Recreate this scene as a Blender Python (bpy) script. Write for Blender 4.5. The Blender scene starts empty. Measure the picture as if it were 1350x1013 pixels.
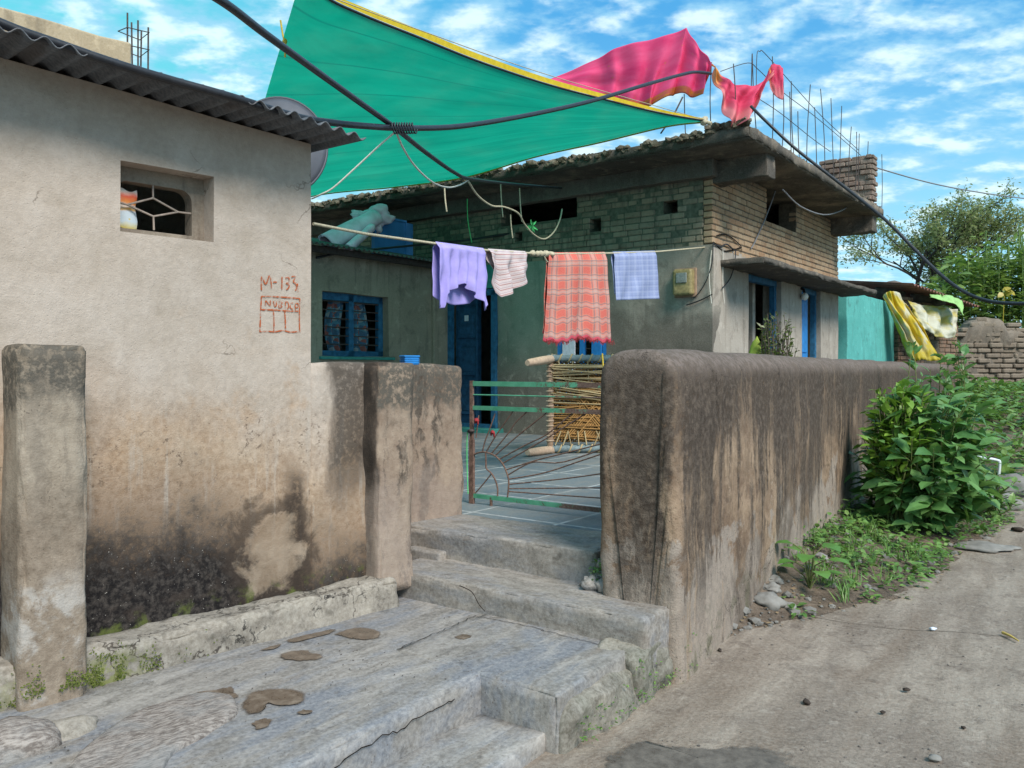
import bpy, bmesh, math, random
from mathutils import Vector, Matrix, noise
random.seed(7)
C = bpy.context.scene.collection
scene = bpy.context.scene
EYE, F, CX, HY = 1.32, 1090.0, 675.0, 486.0
R = math.radians

# ---------------------------------------------------------------- camera
cam = bpy.data.cameras.new('camera'); camo = bpy.data.objects.new('camera', cam); C.objects.link(camo)
camo.location = (0, 0, EYE); camo.rotation_euler = (R(90), 0, 0)
cam.sensor_width = 36; cam.lens = F/1350*36; cam.shift_y = -20.25/1350; cam.clip_end = 600
scene.camera = camo

# ---------------------------------------------------------------- light
SUN_AZ, SUN_EL = R(152), R(44)
sun = bpy.data.lights.new('sun', 'SUN'); suno = bpy.data.objects.new('sun', sun); C.objects.link(suno)
sun.energy = 2.6; sun.angle = R(22); sun.color = (1.0, 0.95, 0.88)
sdir = Vector((math.sin(SUN_AZ)*math.cos(SUN_EL), math.cos(SUN_AZ)*math.cos(SUN_EL), math.sin(SUN_EL)))
suno.rotation_euler = sdir.to_track_quat('Z', 'Y').to_euler()
scene.view_settings.view_transform = 'Standard'; scene.view_settings.look = 'None'
scene.view_settings.exposure = 0.82; scene.view_settings.gamma = 1.0
scene.cycles.use_denoising = True
scene.cycles.max_bounces = 8; scene.cycles.transparent_max_bounces = 12

# ---------------------------------------------------------------- node helper
class NT:
    def __init__(s, nt): s.t = nt; nt.nodes.clear()
    def n(s, typ, **kw):
        nd = s.t.nodes.new(typ)
        for k, v in kw.items(): setattr(nd, k, v)
        return nd
    def put(s, sock, v):
        if isinstance(v, bpy.types.NodeSocket): s.t.links.new(v, sock)
        elif v is not None:
            if isinstance(v, (tuple, list)) and len(v) == 3 and sock.type == 'RGBA': v = (*v, 1)
            sock.default_value = v
    def math(s, op, a, b=None, c=None, clamp=False):
        nd = s.n('ShaderNodeMath', operation=op, use_clamp=clamp)
        for i, v in enumerate((a, b, c)):
            if v is not None: s.put(nd.inputs[i], v)
        return nd.outputs[0]
    def vmath(s, op, a, b=None):
        nd = s.n('ShaderNodeVectorMath', operation=op); s.put(nd.inputs[0], a)
        if b is not None: s.put(nd.inputs[1], b)
        return nd.outputs[0]
    def scale(s, v, sc): return s.vmath('MULTIPLY', v, sc)
    def noise(s, v, scale=5, detail=6, rough=.55, dist=0, out=0):
        nd = s.n('ShaderNodeTexNoise'); s.put(nd.inputs['Vector'], v)
        s.put(nd.inputs['Scale'], scale); s.put(nd.inputs['Detail'], detail); s.put(nd.inputs['Roughness'], rough); s.put(nd.inputs['Distortion'], dist)
        return nd.outputs[out]
    def vor(s, v, scale=5, feature='F1', out='Distance', rnd=1.0):
        nd = s.n('ShaderNodeTexVoronoi', feature=feature); s.put(nd.inputs['Vector'], v); s.put(nd.inputs['Scale'], scale); s.put(nd.inputs['Randomness'], rnd)
        return nd.outputs[out]
    def ramp(s, f, stops, interp='LINEAR'):
        nd = s.n('ShaderNodeValToRGB'); s.put(nd.inputs[0], f); cr = nd.color_ramp; cr.interpolation = interp
        while len(cr.elements) < len(stops): cr.elements.new(.5)
        for e, (p, c) in zip(cr.elements, stops):
            e.position = p; e.color = (*c, 1) if isinstance(c, (tuple, list)) else (c, c, c, 1)
        return nd.outputs[0]
    def sm(s, f, a, b, lo=0., hi=1.):
        nd = s.n('ShaderNodeMapRange', interpolation_type='SMOOTHSTEP'); s.put(nd.inputs[0], f)
        for i, v in enumerate((a, b, lo, hi)): s.put(nd.inputs[i+1], v)
        return nd.outputs[0]
    def mix(s, f, a, b, mode='MIX'):
        nd = s.n('ShaderNodeMix', data_type='RGBA', blend_type=mode); s.put(nd.inputs[0], f); s.put(nd.inputs[6], a); s.put(nd.inputs[7], b)
        return nd.outputs[2]
    def sep(s, v):
        nd = s.n('ShaderNodeSeparateXYZ'); s.put(nd.inputs[0], v); return nd.outputs
    def obj(s): return s.n('ShaderNodeTexCoord').outputs['Object']
    def uv(s): return s.n('ShaderNodeTexCoord').outputs['UV']
    def island(s): return s.n('ShaderNodeNewGeometry').outputs['Random Per Island']
    def bump(s, h, strength=.5, dist=.01, prev=None):
        nd = s.n('ShaderNodeBump'); s.put(nd.inputs['Height'], h); nd.inputs['Strength'].default_value = strength; nd.inputs['Distance'].default_value = dist
        if prev is not None: s.put(nd.inputs['Normal'], prev)
        return nd.outputs[0]
    def out(s, col, rough=.85, nrm=None, metal=0., spec=.3, transl=None, alpha=None):
        b = s.n('ShaderNodeBsdfPrincipled'); o = s.n('ShaderNodeOutputMaterial')
        s.put(b.inputs['Base Color'], col); s.put(b.inputs['Roughness'], rough); s.put(b.inputs['Metallic'], metal)
        s.put(b.inputs['Specular IOR Level'], spec)
        if nrm is not None: s.put(b.inputs['Normal'], nrm)
        if alpha is not None: s.put(b.inputs['Alpha'], alpha)
        sh = b.outputs[0]
        if transl:
            tr = s.n('ShaderNodeBsdfTranslucent'); s.put(tr.inputs[0], transl[1] if len(transl) > 1 else col)
            m = s.n('ShaderNodeMixShader'); s.put(m.inputs[0], transl[0]); s.t.links.new(sh, m.inputs[1]); s.t.links.new(tr.outputs[0], m.inputs[2]); sh = m.outputs[0]
        s.t.links.new(sh, o.inputs[0])
def newmat(name):
    m = bpy.data.materials.new(name); m.use_nodes = True
    return m, NT(m.node_tree)

# ---------------------------------------------------------------- world: sky with broken cloud
w = bpy.data.worlds.new('World'); scene.world = w; w.use_nodes = True
k = NT(w.node_tree)
sky = k.n('ShaderNodeTexSky', sky_type='NISHITA'); sky.sun_disc = False; sky.sun_elevation = SUN_EL; sky.sun_rotation = SUN_AZ
sky.air_density = 1.0; sky.dust_density = .6; sky.ozone_density = 2.0
hs = k.n('ShaderNodeHueSaturation'); hs.inputs['Hue'].default_value = .478; hs.inputs['Saturation'].default_value = 1.22; hs.inputs['Value'].default_value = 1.0
k.t.links.new(sky.outputs[0], hs.inputs['Color'])
dirv = k.n('ShaderNodeTexCoord').outputs['Generated']
sx, sy, sz = k.sep(dirv)
den = k.math('ADD', k.math('MAXIMUM', sz, 0.0), .22)
cb = k.n('ShaderNodeCombineXYZ'); k.put(cb.inputs[0], k.math('DIVIDE', sx, den)); k.put(cb.inputs[1], k.math('DIVIDE', sy, den)); cb.inputs[2].default_value = 3.1
pv = k.scale(cb.outputs[0], (1.0, 1.25, 1.0))
n1 = k.noise(pv, 12.5, 6, .52, .05); n2 = k.noise(pv, 2.6, 3, .5, .2); n3 = k.noise(pv, 24.0, 5, .55, .1)
left = k.sm(k.math('DIVIDE', sx, den), .15, -.75)
dens = k.math('ADD', k.math('ADD', k.math('MULTIPLY', n1, .62), k.math('MULTIPLY', n2, .24)), k.math('MULTIPLY', n3, .16))
dens = k.math('ADD', dens, k.math('MULTIPLY', left, .035))
cl = k.sm(dens, .405, .60)
shade = k.noise(k.vmath('ADD', pv, (.02, -.02, .0)), 12.5, 6, .52, .05)
ccol = k.mix(k.sm(shade, .42, .66), (2.5, 4.8, 6.4), (6.3, 7.6, 7.8))
hz = k.sm(sz, .0, .42)
deep = k.mix(.8, hs.outputs[0], (.55, 2.9, 5.9)); base = k.mix(hz, (2.9, 6.0, 7.4), deep)
base = k.mix(k.math('MULTIPLY', left, .7), base, (1.2, 5.4, 5.7))
col = k.mix(k.math('MULTIPLY', cl, .80), base, ccol)
bg = k.n('ShaderNodeBackground'); bg.inputs[1].default_value = .088; k.put(bg.inputs[0], col)
wo = k.n('ShaderNodeOutputWorld'); k.t.links.new(bg.outputs[0], wo.inputs[0])

# ---------------------------------------------------------------- mesh helpers
def V(*a): return Vector(a)
def P(px, py, d): return Vector(((px-CX)/F*d, d, EYE+(HY-py)/F*d))
class Frame:
    def __init__(s, ox, oy, ux, uy):
        l = math.hypot(ux, uy); s.o = Vector((ox, oy, 0)); s.u = Vector((ux/l, uy/l, 0)); s.v = Vector((-uy/l, ux/l, 0)); s.a = math.atan2(uy, ux)
    def w(s, x, y, z=0): return s.o + s.u*x + s.v*y + Vector((0, 0, z))
    def loc(s, p):
        d = Vector(p) - s.o; return Vector((d.dot(s.u), d.dot(s.v), d.z))
    def hit(s, px, py, y=0.):      # sight line meets the plane local-y = y -> (x, z)
        r = (px-CX)/F; dirn = Vector((r, 1, 0)); d = (y + s.o.dot(s.v))/dirn.dot(s.v)
        q = s.loc((r*d, d, 0)); return q.x, EYE+(HY-py)/F*d
    def hitx(s, px, py, x=0.):
        r = (px-CX)/F; dirn = Vector((r, 1, 0)); d = (x + s.o.dot(s.u))/dirn.dot(s.u)
        q = s.loc((r*d, d, 0)); return q.y, EYE+(HY-py)/F*d
W0 = Frame(0, 0, 1, 0)
class MB:
    def __init__(s): s.v = []; s.f = []; s.uvs = None; s.sm = []
    def add(s, vs, fs, smooth=False):
        o = len(s.v); s.v += [Vector(p) for p in vs]; s.f += [tuple(i+o for i in f) for f in fs]; s.sm += [smooth]*len(fs); return o
    def box(s, a, b, ch=0.0, M=None):
        a = Vector(a); b = Vector(b); c = (a+b)/2; h = (b-a)/2
        if ch <= 0:
            vs = [c+Vector((h.x*x, h.y*y, h.z*z)) for x in (-1, 1) for y in (-1, 1) for z in (-1, 1)]
            fs = [(0, 1, 3, 2), (4, 6, 7, 5), (0, 4, 5, 1), (2, 3, 7, 6), (0, 2, 6, 4), (1, 5, 7, 3)]
        else:
            vs = []; ix = {}
            for x in (-1, 1):
                for y in (-1, 1):
                    for z in (-1, 1):
                        for ax in range(3):
                            q = [h.x*x, h.y*y, h.z*z]
                            for k_ in range(3):
                                if k_ != ax: q[k_] -= ch*(x, y, z)[k_]
                            ix[x, y, z, ax] = len(vs); vs.append(c+Vector(q))
            fs = []
            for ax in range(3):
                o1, o2 = [(1, 2), (2, 0), (0, 1)][ax]
                for sg in (-1, 1):
                    def key(p, q):
                        t = [0, 0, 0]; t[ax] = sg; t[o1] = p; t[o2] = q; return ix[t[0], t[1], t[2], ax]
                    f = [key(-1, -1), key(1, -1), key(1, 1), key(-1, 1)]
                    fs.append(tuple(f if sg > 0 else f[::-1]))
            for ax in range(3):
                o1, o2 = [(1, 2), (2, 0), (0, 1)][ax]
                for p in (-1, 1):
                    for q in (-1, 1):
                        def key2(e, which):
                            t = [0, 0, 0]; t[ax] = e; t[o1] = p; t[o2] = q; return ix[t[0], t[1], t[2], which]
                        f = [key2(-1, o1), key2(1, o1), key2(1, o2), key2(-1, o2)]
                        fs.append(tuple(f if p*q > 0 else f[::-1]))
            for x in (-1, 1):
                for y in (-1, 1):
                    for z in (-1, 1):
                        f = [ix[x, y, z, 0], ix[x, y, z, 1], ix[x, y, z, 2]]
                        fs.append(tuple(f if x*y*z > 0 else f[::-1]))
        if M is not None: vs = [M @ p for p in vs]
        return s.add(vs, fs)
    def tube(s, pts, r, n=8, caps=True, smooth=True):
        pts = [Vector(p) for p in pts]; m = len(pts)
        rs = r if isinstance(r, (list, tuple)) else [r]*m
        vs = []; up = None
        for i, p in enumerate(pts):
            t = (pts[min(i+1, m-1)]-pts[max(i-1, 0)])
            if t.length < 1e-9: t = Vector((0, 0, 1))
            t.normalize()
            if up is None: up = t.orthogonal().normalized()
            else:
                up = up - t*up.dot(t)
                if up.length < 1e-6: up = t.orthogonal()
                up.normalize()
            b = t.cross(up)
            vs += [p+(up*math.cos(2*math.pi*j/n)+b*math.sin(2*math.pi*j/n))*rs[i] for j in range(n)]
        fs = [(i*n+j, i*n+(j+1) % n, (i+1)*n+(j+1) % n, (i+1)*n+j) for i in range(m-1) for j in range(n)]
        o = s.add(vs, fs, smooth)
        if caps: s.add([vs[j] for j in range(n)], [tuple(range(n))[::-1]]); s.add([vs[(m-1)*n+j] for j in range(n)], [tuple(range(n))])
        return o
    def bar(s, a, b, w, h, up=(0, 0, 1), ch=0):
        a = Vector(a); b = Vector(b); t = (b-a); L = t.length; t.normalize(); up = Vector(up); sd = t.cross(up)
        if sd.length < 1e-5: sd = t.orthogonal()
        sd.normalize(); u2 = sd.cross(t)
        M = Matrix(((t.x, sd.x, u2.x, a.x), (t.y, sd.y, u2.y, a.y), (t.z, sd.z, u2.z, a.z), (0, 0, 0, 1)))
        s.box((0, -w/2, -h/2), (L, w/2, h/2), ch, M)
    def grid(s, fn, nu, nv, smooth=True, uvfn=None):
        vs = [fn(i/nu, j/nv) for j in range(nv+1) for i in range(nu+1)]
        fs = [(j*(nu+1)+i, j*(nu+1)+i+1, (j+1)*(nu+1)+i+1, (j+1)*(nu+1)+i) for j in range(nv) for i in range(nu)]
        o = s.add(vs, fs, smooth)
        if s.uvs is None: s.uvs = {}
        for j in range(nv+1):
            for i in range(nu+1): s.uvs[o+j*(nu+1)+i] = uvfn(i/nu, j/nv) if uvfn else (i/nu, j/nv)
        return o
    def poly(s, pts, z=None):
        vs = [Vector((p[0], p[1], p[2] if z is None else z)) for p in pts]; s.add(vs, [tuple(range(len(vs)))])
    def prism(s, pts, z0, z1):
        n = len(pts); vs = [Vector((p[0], p[1], z0)) for p in pts]+[Vector((p[0], p[1], z1)) for p in pts]
        s.add(vs, [tuple(range(n))[::-1], tuple(range(n, 2*n))]+[(i, (i+1) % n, n+(i+1) % n, n+i) for i in range(n)])
    def rbox(s, a, b, r=.02, step=.08, amp=0., freq=4., seed=0., rz=None, skip=None, chip=0.):
        """box with rounded edges and an uneven, noise-worn surface"""
        a = Vector(a); b = Vector(b); c = (a+b)/2; h = (b-a)/2
        rr = [min(r, h[i]*.98) for i in range(3)]
        if rz: rr = list(rz)
        def lines(i):
            H = h[i]; q = max(rr); q = min(q, H)
            e = [0, .12*q, .3*q, .55*q, .8*q, q]
            inner = max(1, int(math.ceil((2*H-2*q)/step)))
            L = [-H+x for x in e]+[-H+q+(2*H-2*q)*j/inner for j in range(1, inner)]+[H-x for x in e[::-1]]
            out = []
            for x in L:
                if not out or x-out[-1] > 1e-5: out.append(x)
            return out
        Ls = [lines(i) for i in range(3)]; ids = {}; vs = []; fs = []
        rm = max(rr)
        def vid(ax, ci):
            key = ci
            if key in ids: return ids[key]
            p = Vector((Ls[0][ci[0]], Ls[1][ci[1]], Ls[2][ci[2]]))
            q = Vector([max(-(h[i]-min(rr[i], h[i])), min(h[i]-min(rr[i], h[i]), p[i])) for i in range(3)])
            d = p-q
            e = Vector([d[i]/rr[i] if rr[i] > 1e-6 else 0 for i in range(3)])
            if e.length > 1e-6:
                # map the corner cube onto a quarter ellipsoid
                m = max(abs(x) for x in e); e2 = e.normalized()*m
                d = Vector([e2[i]*rr[i] for i in range(3)])
            p = q+d+c
            if chip and sum(1 for i in range(3) if abs(e[i]) > 1e-4) >= 2:
                cn = noise.noise((p+Vector((seed, 1, seed)))*7)*.6+noise.noise((p+Vector((seed, 5, 2)))*21)*.5
                p = p-d.normalized()*chip*max(0, cn+.12)
            if amp:
                nv = noise.noise_vector((p+Vector((seed, seed*1.7, seed*.3)))*freq)*amp + noise.noise_vector((p+Vector((seed, 9, 3)))*freq*3.1)*amp*.4
                p = p+nv
            ids[key] = len(vs); vs.append(p); return ids[key]
        for ax in range(3):
            o1, o2 = [(1, 2), (2, 0), (0, 1)][ax]
            for side in (0, 1):
                if skip and (ax, side) in skip: continue
                ci = (len(Ls[ax])-1) if side else 0
                for i in range(len(Ls[o1])-1):
                    for j in range(len(Ls[o2])-1):
                        def key(p, q):
                            t = [0, 0, 0]; t[ax] = ci; t[o1] = p; t[o2] = q; return vid(ax, tuple(t))
                        f = (key(i, j), key(i+1, j), key(i+1, j+1), key(i, j+1))
                        fs.append(f if side else f[::-1])
        s.add(vs, fs, True)
    def wallgrid(s, x0, x1, z0, z1, holes, y0, y1, step=.12, amp=0., freq=3., seed=0., topfn=None):
        """upright wall in local x-z between y0 (front) and y1 (back), with rectangular openings and reveals"""
        xs = {x0, x1}; zs = {z0, z1}
        for hx0, hx1, hz0, hz1 in holes: xs |= {hx0, hx1}; zs |= {hz0, hz1}
        def fill(L):
            L = sorted(L); out = [L[0]]
            for a, b in zip(L, L[1:]):
                n = max(1, int(round((b-a)/step)))
                out += [a+(b-a)*j/n for j in range(1, n+1)]
            return out
        xs = fill(x for x in xs if x0-1e-9 <= x <= x1+1e-9); zs = fill(z for z in zs if z0-1e-9 <= z <= z1+1e-9)
        nx, nz = len(xs)-1, len(zs)-1
        def solid(i, j):
            if i < 0 or j < 0 or i >= nx or j >= nz: return False
            cx = (xs[i]+xs[i+1])/2; cz = (zs[j]+zs[j+1])/2
            return not any(a < cx < b and c < cz < d for a, b, c, d in holes)
        ids = {}; vs = []; fs = []
        def vid(i, j, k_):
            key = (i, j, k_)
            if key not in ids:
                p = Vector((xs[i], y1 if k_ else y0, zs[j]))
                if topfn and j == nz: p.z = topfn(p.x)
                if amp: p = p+noise.noise_vector((p+Vector((seed, 2*seed, 1)))*freq)*amp
                ids[key] = len(vs); vs.append(p)
            return ids[key]
        for i in range(nx):
            for j in range(nz):
                if not solid(i, j): continue
                fs.append((vid(i, j, 0), vid(i+1, j, 0), vid(i+1, j+1, 0), vid(i, j+1, 0)))
                fs.append((vid(i, j, 1), vid(i, j+1, 1), vid(i+1, j+1, 1), vid(i+1, j, 1)))
                if not solid(i-1, j): fs.append((vid(i, j, 0), vid(i, j+1, 0), vid(i, j+1, 1), vid(i, j, 1)))
                if not solid(i+1, j): fs.append((vid(i+1, j, 0), vid(i+1, j, 1), vid(i+1, j+1, 1), vid(i+1, j+1, 0)))
                if not solid(i, j-1): fs.append((vid(i, j, 0), vid(i, j, 1), vid(i+1, j, 1), vid(i+1, j, 0)))
                if not solid(i, j+1): fs.append((vid(i, j+1, 0), vid(i+1, j+1, 0), vid(i+1, j+1, 1), vid(i, j+1, 1)))
        s.add(vs, fs)
    def leaf(s, base, dirn, nrm, L, Wd, fold=.25, droop=.2, simple=False):
        d = Vector(dirn).normalized(); n = Vector(nrm); n = n-d*n.dot(d)
        if n.length < 1e-4: n = d.orthogonal()
        n.normalize(); sd = d.cross(n); b = Vector(base)
        if simple:
            vs = [b, b+d*L*.45+sd*Wd*.5+n*fold*Wd*.4, b+d*L-n*droop*L, b+d*L*.45-sd*Wd*.5+n*fold*Wd*.4]
            s.add(vs, [(0, 1, 2, 3)]); return
        m1 = b+d*L*.35-n*droop*L*.12; m2 = b+d*L*.7-n*droop*L*.45; tip = b+d*L-n*droop*L
        up = n*fold*Wd
        vs = [b, m1, m2, tip, m1+sd*Wd*.5+up*.5, m2+sd*Wd*.4+up*.4, m1-sd*Wd*.5+up*.5, m2-sd*Wd*.4+up*.4]
        s.add(vs, [(0, 1, 4), (1, 2, 5, 4), (2, 3, 5), (0, 6, 1), (1, 6, 7, 2), (2, 7, 3)], True)
    def strip(s, pts, nrm, w):
        """flat painted/rope ribbon lying in a plane with normal nrm"""
        nrm = Vector(nrm); pts = [Vector(p) for p in pts]; vs = []
        for i, p in enumerate(pts):
            t = pts[min(i+1, len(pts)-1)]-pts[max(i-1, 0)]; sd = t.cross(nrm)
            if sd.length < 1e-9: sd = Vector((1, 0, 0))
            sd.normalize(); ww = w*(.8+.4*random.random()); vs += [p+sd*ww/2, p-sd*ww/2]
        s.add(vs, [(2*i, 2*i+1, 2*i+3, 2*i+2) for i in range(len(pts)-1)])
    def build(s, name, m, parent=None, fr=None, loc=None, bevel=0, subsurf=0, solid=0, smooth=None):
        me = bpy.data.meshes.new(name)
        vs = s.v
        if loc is not None: lv = Vector(loc); vs = [p-lv for p in vs]
        me.from_pydata([tuple(p) for p in vs], [], s.f); me.update()
        me.polygons.foreach_set('use_smooth', [bool(x) if smooth is None else smooth for x in s.sm])
        if s.uvs:
            ul = me.uv_layers.new(name='UVMap')
            for lp in me.loops: ul.data[lp.index].uv = s.uvs.get(lp.vertex_index, (0, 0))
        o = bpy.data.objects.new(name, me); C.objects.link(o); me.materials.append(m)
        if parent is not None: o.parent = parent
        if fr is not None and parent is None: o.location = fr.o; o.rotation_euler = (0, 0, fr.a)
        if loc is not None: o.location = loc
        if bevel:
            b = o.modifiers.new('bevel', 'BEVEL'); b.width = bevel; b.segments = 2; b.limit_method = 'ANGLE'; b.angle_limit = R(40)
        if solid:
            sl = o.modifiers.new('solid', 'SOLIDIFY'); sl.thickness = solid; sl.offset = 0
        if subsurf:
            b = o.modifiers.new('sub', 'SUBSURF'); b.levels = b.render_levels = subsurf
        return o
def empty(name, fr=None, loc=(0, 0, 0), rz=0.):
    o = bpy.data.objects.new(name, None); C.objects.link(o); o.empty_display_size = .1
    if fr is not None: o.location = fr.o; o.rotation_euler = (0, 0, fr.a)
    else: o.location = loc; o.rotation_euler = (0, 0, rz)
    return o
def tag(o, label, cat, group=None):
    o['label'] = label; o['category'] = cat
    if group: o['group'] = group
    return o
def struct(o): o['kind'] = 'structure'; return o
def stuff(o, label=None, cat=None):
    o['kind'] = 'stuff'
    if label: o['label'] = label; o['category'] = cat
    return o
def smooth_path(pts, n=8):
    pts = [Vector(p) for p in pts]; out = []
    for i in range(len(pts)-1):
        p0 = pts[max(i-1, 0)]; p1 = pts[i]; p2 = pts[i+1]; p3 = pts[min(i+2, len(pts)-1)]
        for j in range(n):
            t = j/n
            out.append(.5*((2*p1)+(p2-p0)*t+(2*p0-5*p1+4*p2-p3)*t*t+(3*p1-p0-3*p2+p3)*t**3))
    out.append(pts[-1]); return out
def interp(tab, x):
    if x <= tab[0][0]: return tab[0][1]
    for (a, va), (b, vb) in zip(tab, tab[1:]):
        if x <= b: return va+(vb-va)*(x-a)/(b-a)
    return tab[-1][1]
# ---------------------------------------------------------------- materials
M = {}
def grain(k, v, fine=160, coarse=14, s1=.35, s2=.35, d1=.004, d2=.02):
    b = k.bump(k.noise(v, coarse, 5, .6), s2, d2)
    return k.bump(k.noise(v, fine, 3, .6), s1, d1, b)
def simple(name, col, rough=.7, var=.15, scale=12, metal=0., bump=.2, spec=.3, transl=None, island=0.):
    m, k = newmat(name); v = k.obj()
    f = k.noise(v, scale, 5, .6)
    lo = tuple(c*(1-var) for c in col); hi = tuple(min(1, c*(1+var)) for c in col)
    c = k.ramp(f, [(.3, lo), (.7, hi)])
    if island:
        i = k.island(); c = k.mix(island, c, k.ramp(i, [(0, tuple(x*.45 for x in col)), (.5, col), (1, tuple(min(1, x*1.6) for x in col))]))
    k.out(c, rough, k.bump(f, bump, .005) if bump else None, metal, spec, transl)
    M[name] = m; return m

# left house plaster: pinkish grey above, tan weathering below, black mould at the foot
m, k = newmat('house_plaster'); v = k.obj(); x, y, z = k.sep(v)
n_big = k.noise(v, 1.6, 6, .6, .3); n_mid = k.noise(v, 5.5, 7, .62, .25); n_fine = k.noise(v, 38, 6, .7); n_grit = k.noise(v, 150, 3, .7)
vstr = k.noise(k.scale(v, (9, 9, .9)), 2.0, 5, .6)
upper = k.ramp(n_mid, [(.3, (.37, .305, .245)), (.5, (.435, .365, .305)), (.72, (.50, .43, .37))])
tan = k.ramp(n_mid, [(.3, (.21, .13, .075)), (.5, (.345, .23, .14)), (.7, (.44, .325, .22))])
ft = k.sm(k.math('ADD', z, k.math('MULTIPLY', k.math('SUBTRACT', n_big, .5), 1.5)), 1.42, .74)
c = k.mix(ft, upper, tan)
c = k.mix(k.math('MULTIPLY', k.sm(vstr, .52, .72), k.sm(z, 1.5, .8)), c, (.45, .40, .345))
blot = k.math('MULTIPLY', k.sm(n_mid, .56, .70), k.sm(k.noise(v, 2.3, 4, .6), .48, .64))
c = k.mix(k.math('MULTIPLY', blot, .35), c, (.25, .205, .165))
rustb = k.math('MULTIPLY', k.sm(k.noise(k.vmath('ADD', v, (4, 1, 2)), 3.1, 6, .65), .56, .68), k.sm(z, 1.9, 1.2))
c = k.mix(k.math('MULTIPLY', rustb, .5), c, (.36, .215, .11))
scab = k.math('MULTIPLY', k.sm(k.noise(v, 26, 5, .7), .60, .68), k.sm(k.math('ADD', z, k.math('MULTIPLY', k.math('SUBTRACT', n_big, .5), 1.0)), 1.05, .85))
c = k.mix(k.math('MULTIPLY', scab, .7), c, (.13, .095, .07))
c = k.mix(k.sm(z, 1.5, .8, .13, .30), c, k.ramp(n_fine, [(.33, (.13, .10, .08)), (.67, (.66, .56, .47))]))
zt = k.math('SUBTRACT', .76, k.math('MULTIPLY', k.sm(x, 1.55, 2.0), .26))
mo = k.math('ADD', k.math('SUBTRACT', zt, z), k.math('MULTIPLY', k.math('SUBTRACT', n_mid, .5), .50))
mould = k.sm(k.math('ADD', k.math('ADD', mo, -.02), k.math('MULTIPLY', k.math('SUBTRACT', n_fine, .5), .55)), -.10, .20)
c = k.mix(k.math('MULTIPLY', k.sm(mo, -.30, .08), .62), c, (.13, .092, .066))
grit = k.mix(k.math('MULTIPLY', k.sm(k.vor(v, 95), .20, .10), k.sm(k.noise(v, 40, 3), .54, .62)), k.mix(k.sm(n_fine, .4, .7), (.008, .0078, .009), (.07, .06, .053)), (.42, .39, .35))
grit = k.mix(k.math('MULTIPLY', k.sm(k.noise(v, 9, 4, .6), .5, .68), .7), grit, (.045, .034, .028))
c = k.mix(k.math('MULTIPLY', mould, .98), c, grit)
# second mould finger by the gate side
m2 = k.math('MULTIPLY', k.sm(k.math('ABSOLUTE', k.math('SUBTRACT', k.math('ADD', x, k.math('MULTIPLY', k.math('SUBTRACT', n_mid, .5), .22)), 2.0)), .085, .02), k.sm(k.math('ADD', z, k.math('MULTIPLY', k.math('SUBTRACT', n_big, .5), .5)), .98, .74))
c = k.mix(k.math('MULTIPLY', k.math('MULTIPLY', m2, k.sm(n_fine, .3, .55)), .85), c, (.035, .026, .021))
dpx = k.math('DIVIDE', k.math('SUBTRACT', x, 1.90), 1.0); dpz = k.math('DIVIDE', k.math('SUBTRACT', z, .52), 1.15)
rad = k.math('ADD', k.math('SQRT', k.math('ADD', k.math('MULTIPLY', dpx, dpx), k.math('MULTIPLY', dpz, dpz))), k.math('MULTIPLY', k.math('SUBTRACT', k.noise(v, 6.5, 6, .66, .6), .5), .34))
pale = k.sm(rad, .17, .10); ring = k.math('MULTIPLY', k.sm(rad, .135, .165), k.sm(rad, .26, .19))
c = k.mix(k.math('MULTIPLY', ring, .72), c, (.045, .033, .026))
c = k.mix(k.math('MULTIPLY', pale, .72), c, k.mix(k.sm(n_mid, .35, .65), (.22, .16, .11), (.40, .315, .235)))
sc2 = k.math('MULTIPLY', k.sm(k.noise(k.vmath('ADD', v, (2, 5, 1)), 34, 6, .72), .55, .63), k.sm(k.math('ADD', k.noise(v, 3.2, 5, .6), k.math('MULTIPLY', k.math('ABSOLUTE', k.math('SUBTRACT', z, .98)), -.9)), .40, .56))
c = k.mix(k.math('MULTIPLY', sc2, .75), c, (.085, .058, .04))
moss = k.math('MULTIPLY', k.sm(k.noise(v, 11, 5, .6), .52, .64), k.sm(z, .43, .34))
c = k.mix(k.math('MULTIPLY', moss, .8), c, (.10, .12, .03))
xw = k.math('ADD', x, k.math('MULTIPLY', k.math('SUBTRACT', k.noise(k.scale(v, (5, 5, 1.6)), 1.5, 6, .66), .5), .22)); sd_ = k.math('MULTIPLY', k.sm(xw, 2.16, 2.23), k.sm(k.math('ADD', z, k.math('MULTIPLY', k.math('SUBTRACT', n_big, .5), .5)), .62, .95)); c = k.mix(k.math('MULTIPLY', sd_, k.sm(n_fine, .25, .55, .35, .85)), c, (.05, .04, .033))
crk = k.math('MULTIPLY', k.sm(k.vor(k.vmath('ADD', v, k.scale(k.noise(v, 6, 4, .6, 0, 1), (.25, .25, .25))), 3.2, 'DISTANCE_TO_EDGE'), .012, .002), k.sm(k.noise(v, 2.7, 2), .60, .66))
c = k.mix(k.math('MULTIPLY', crk, .55), c, (.10, .075, .055))
pit = k.sm(k.vor(v, 60), .08, .22)
nb = k.bump(k.math('ADD', n_grit, k.math('MULTIPLY', pit, .5)), .45, .004, k.bump(k.math('ADD', n_mid, k.math('MULTIPLY', n_fine, .25)), .35, .03))
k.out(c, .92, nb, spec=.15); M['house_plaster'] = m

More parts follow.
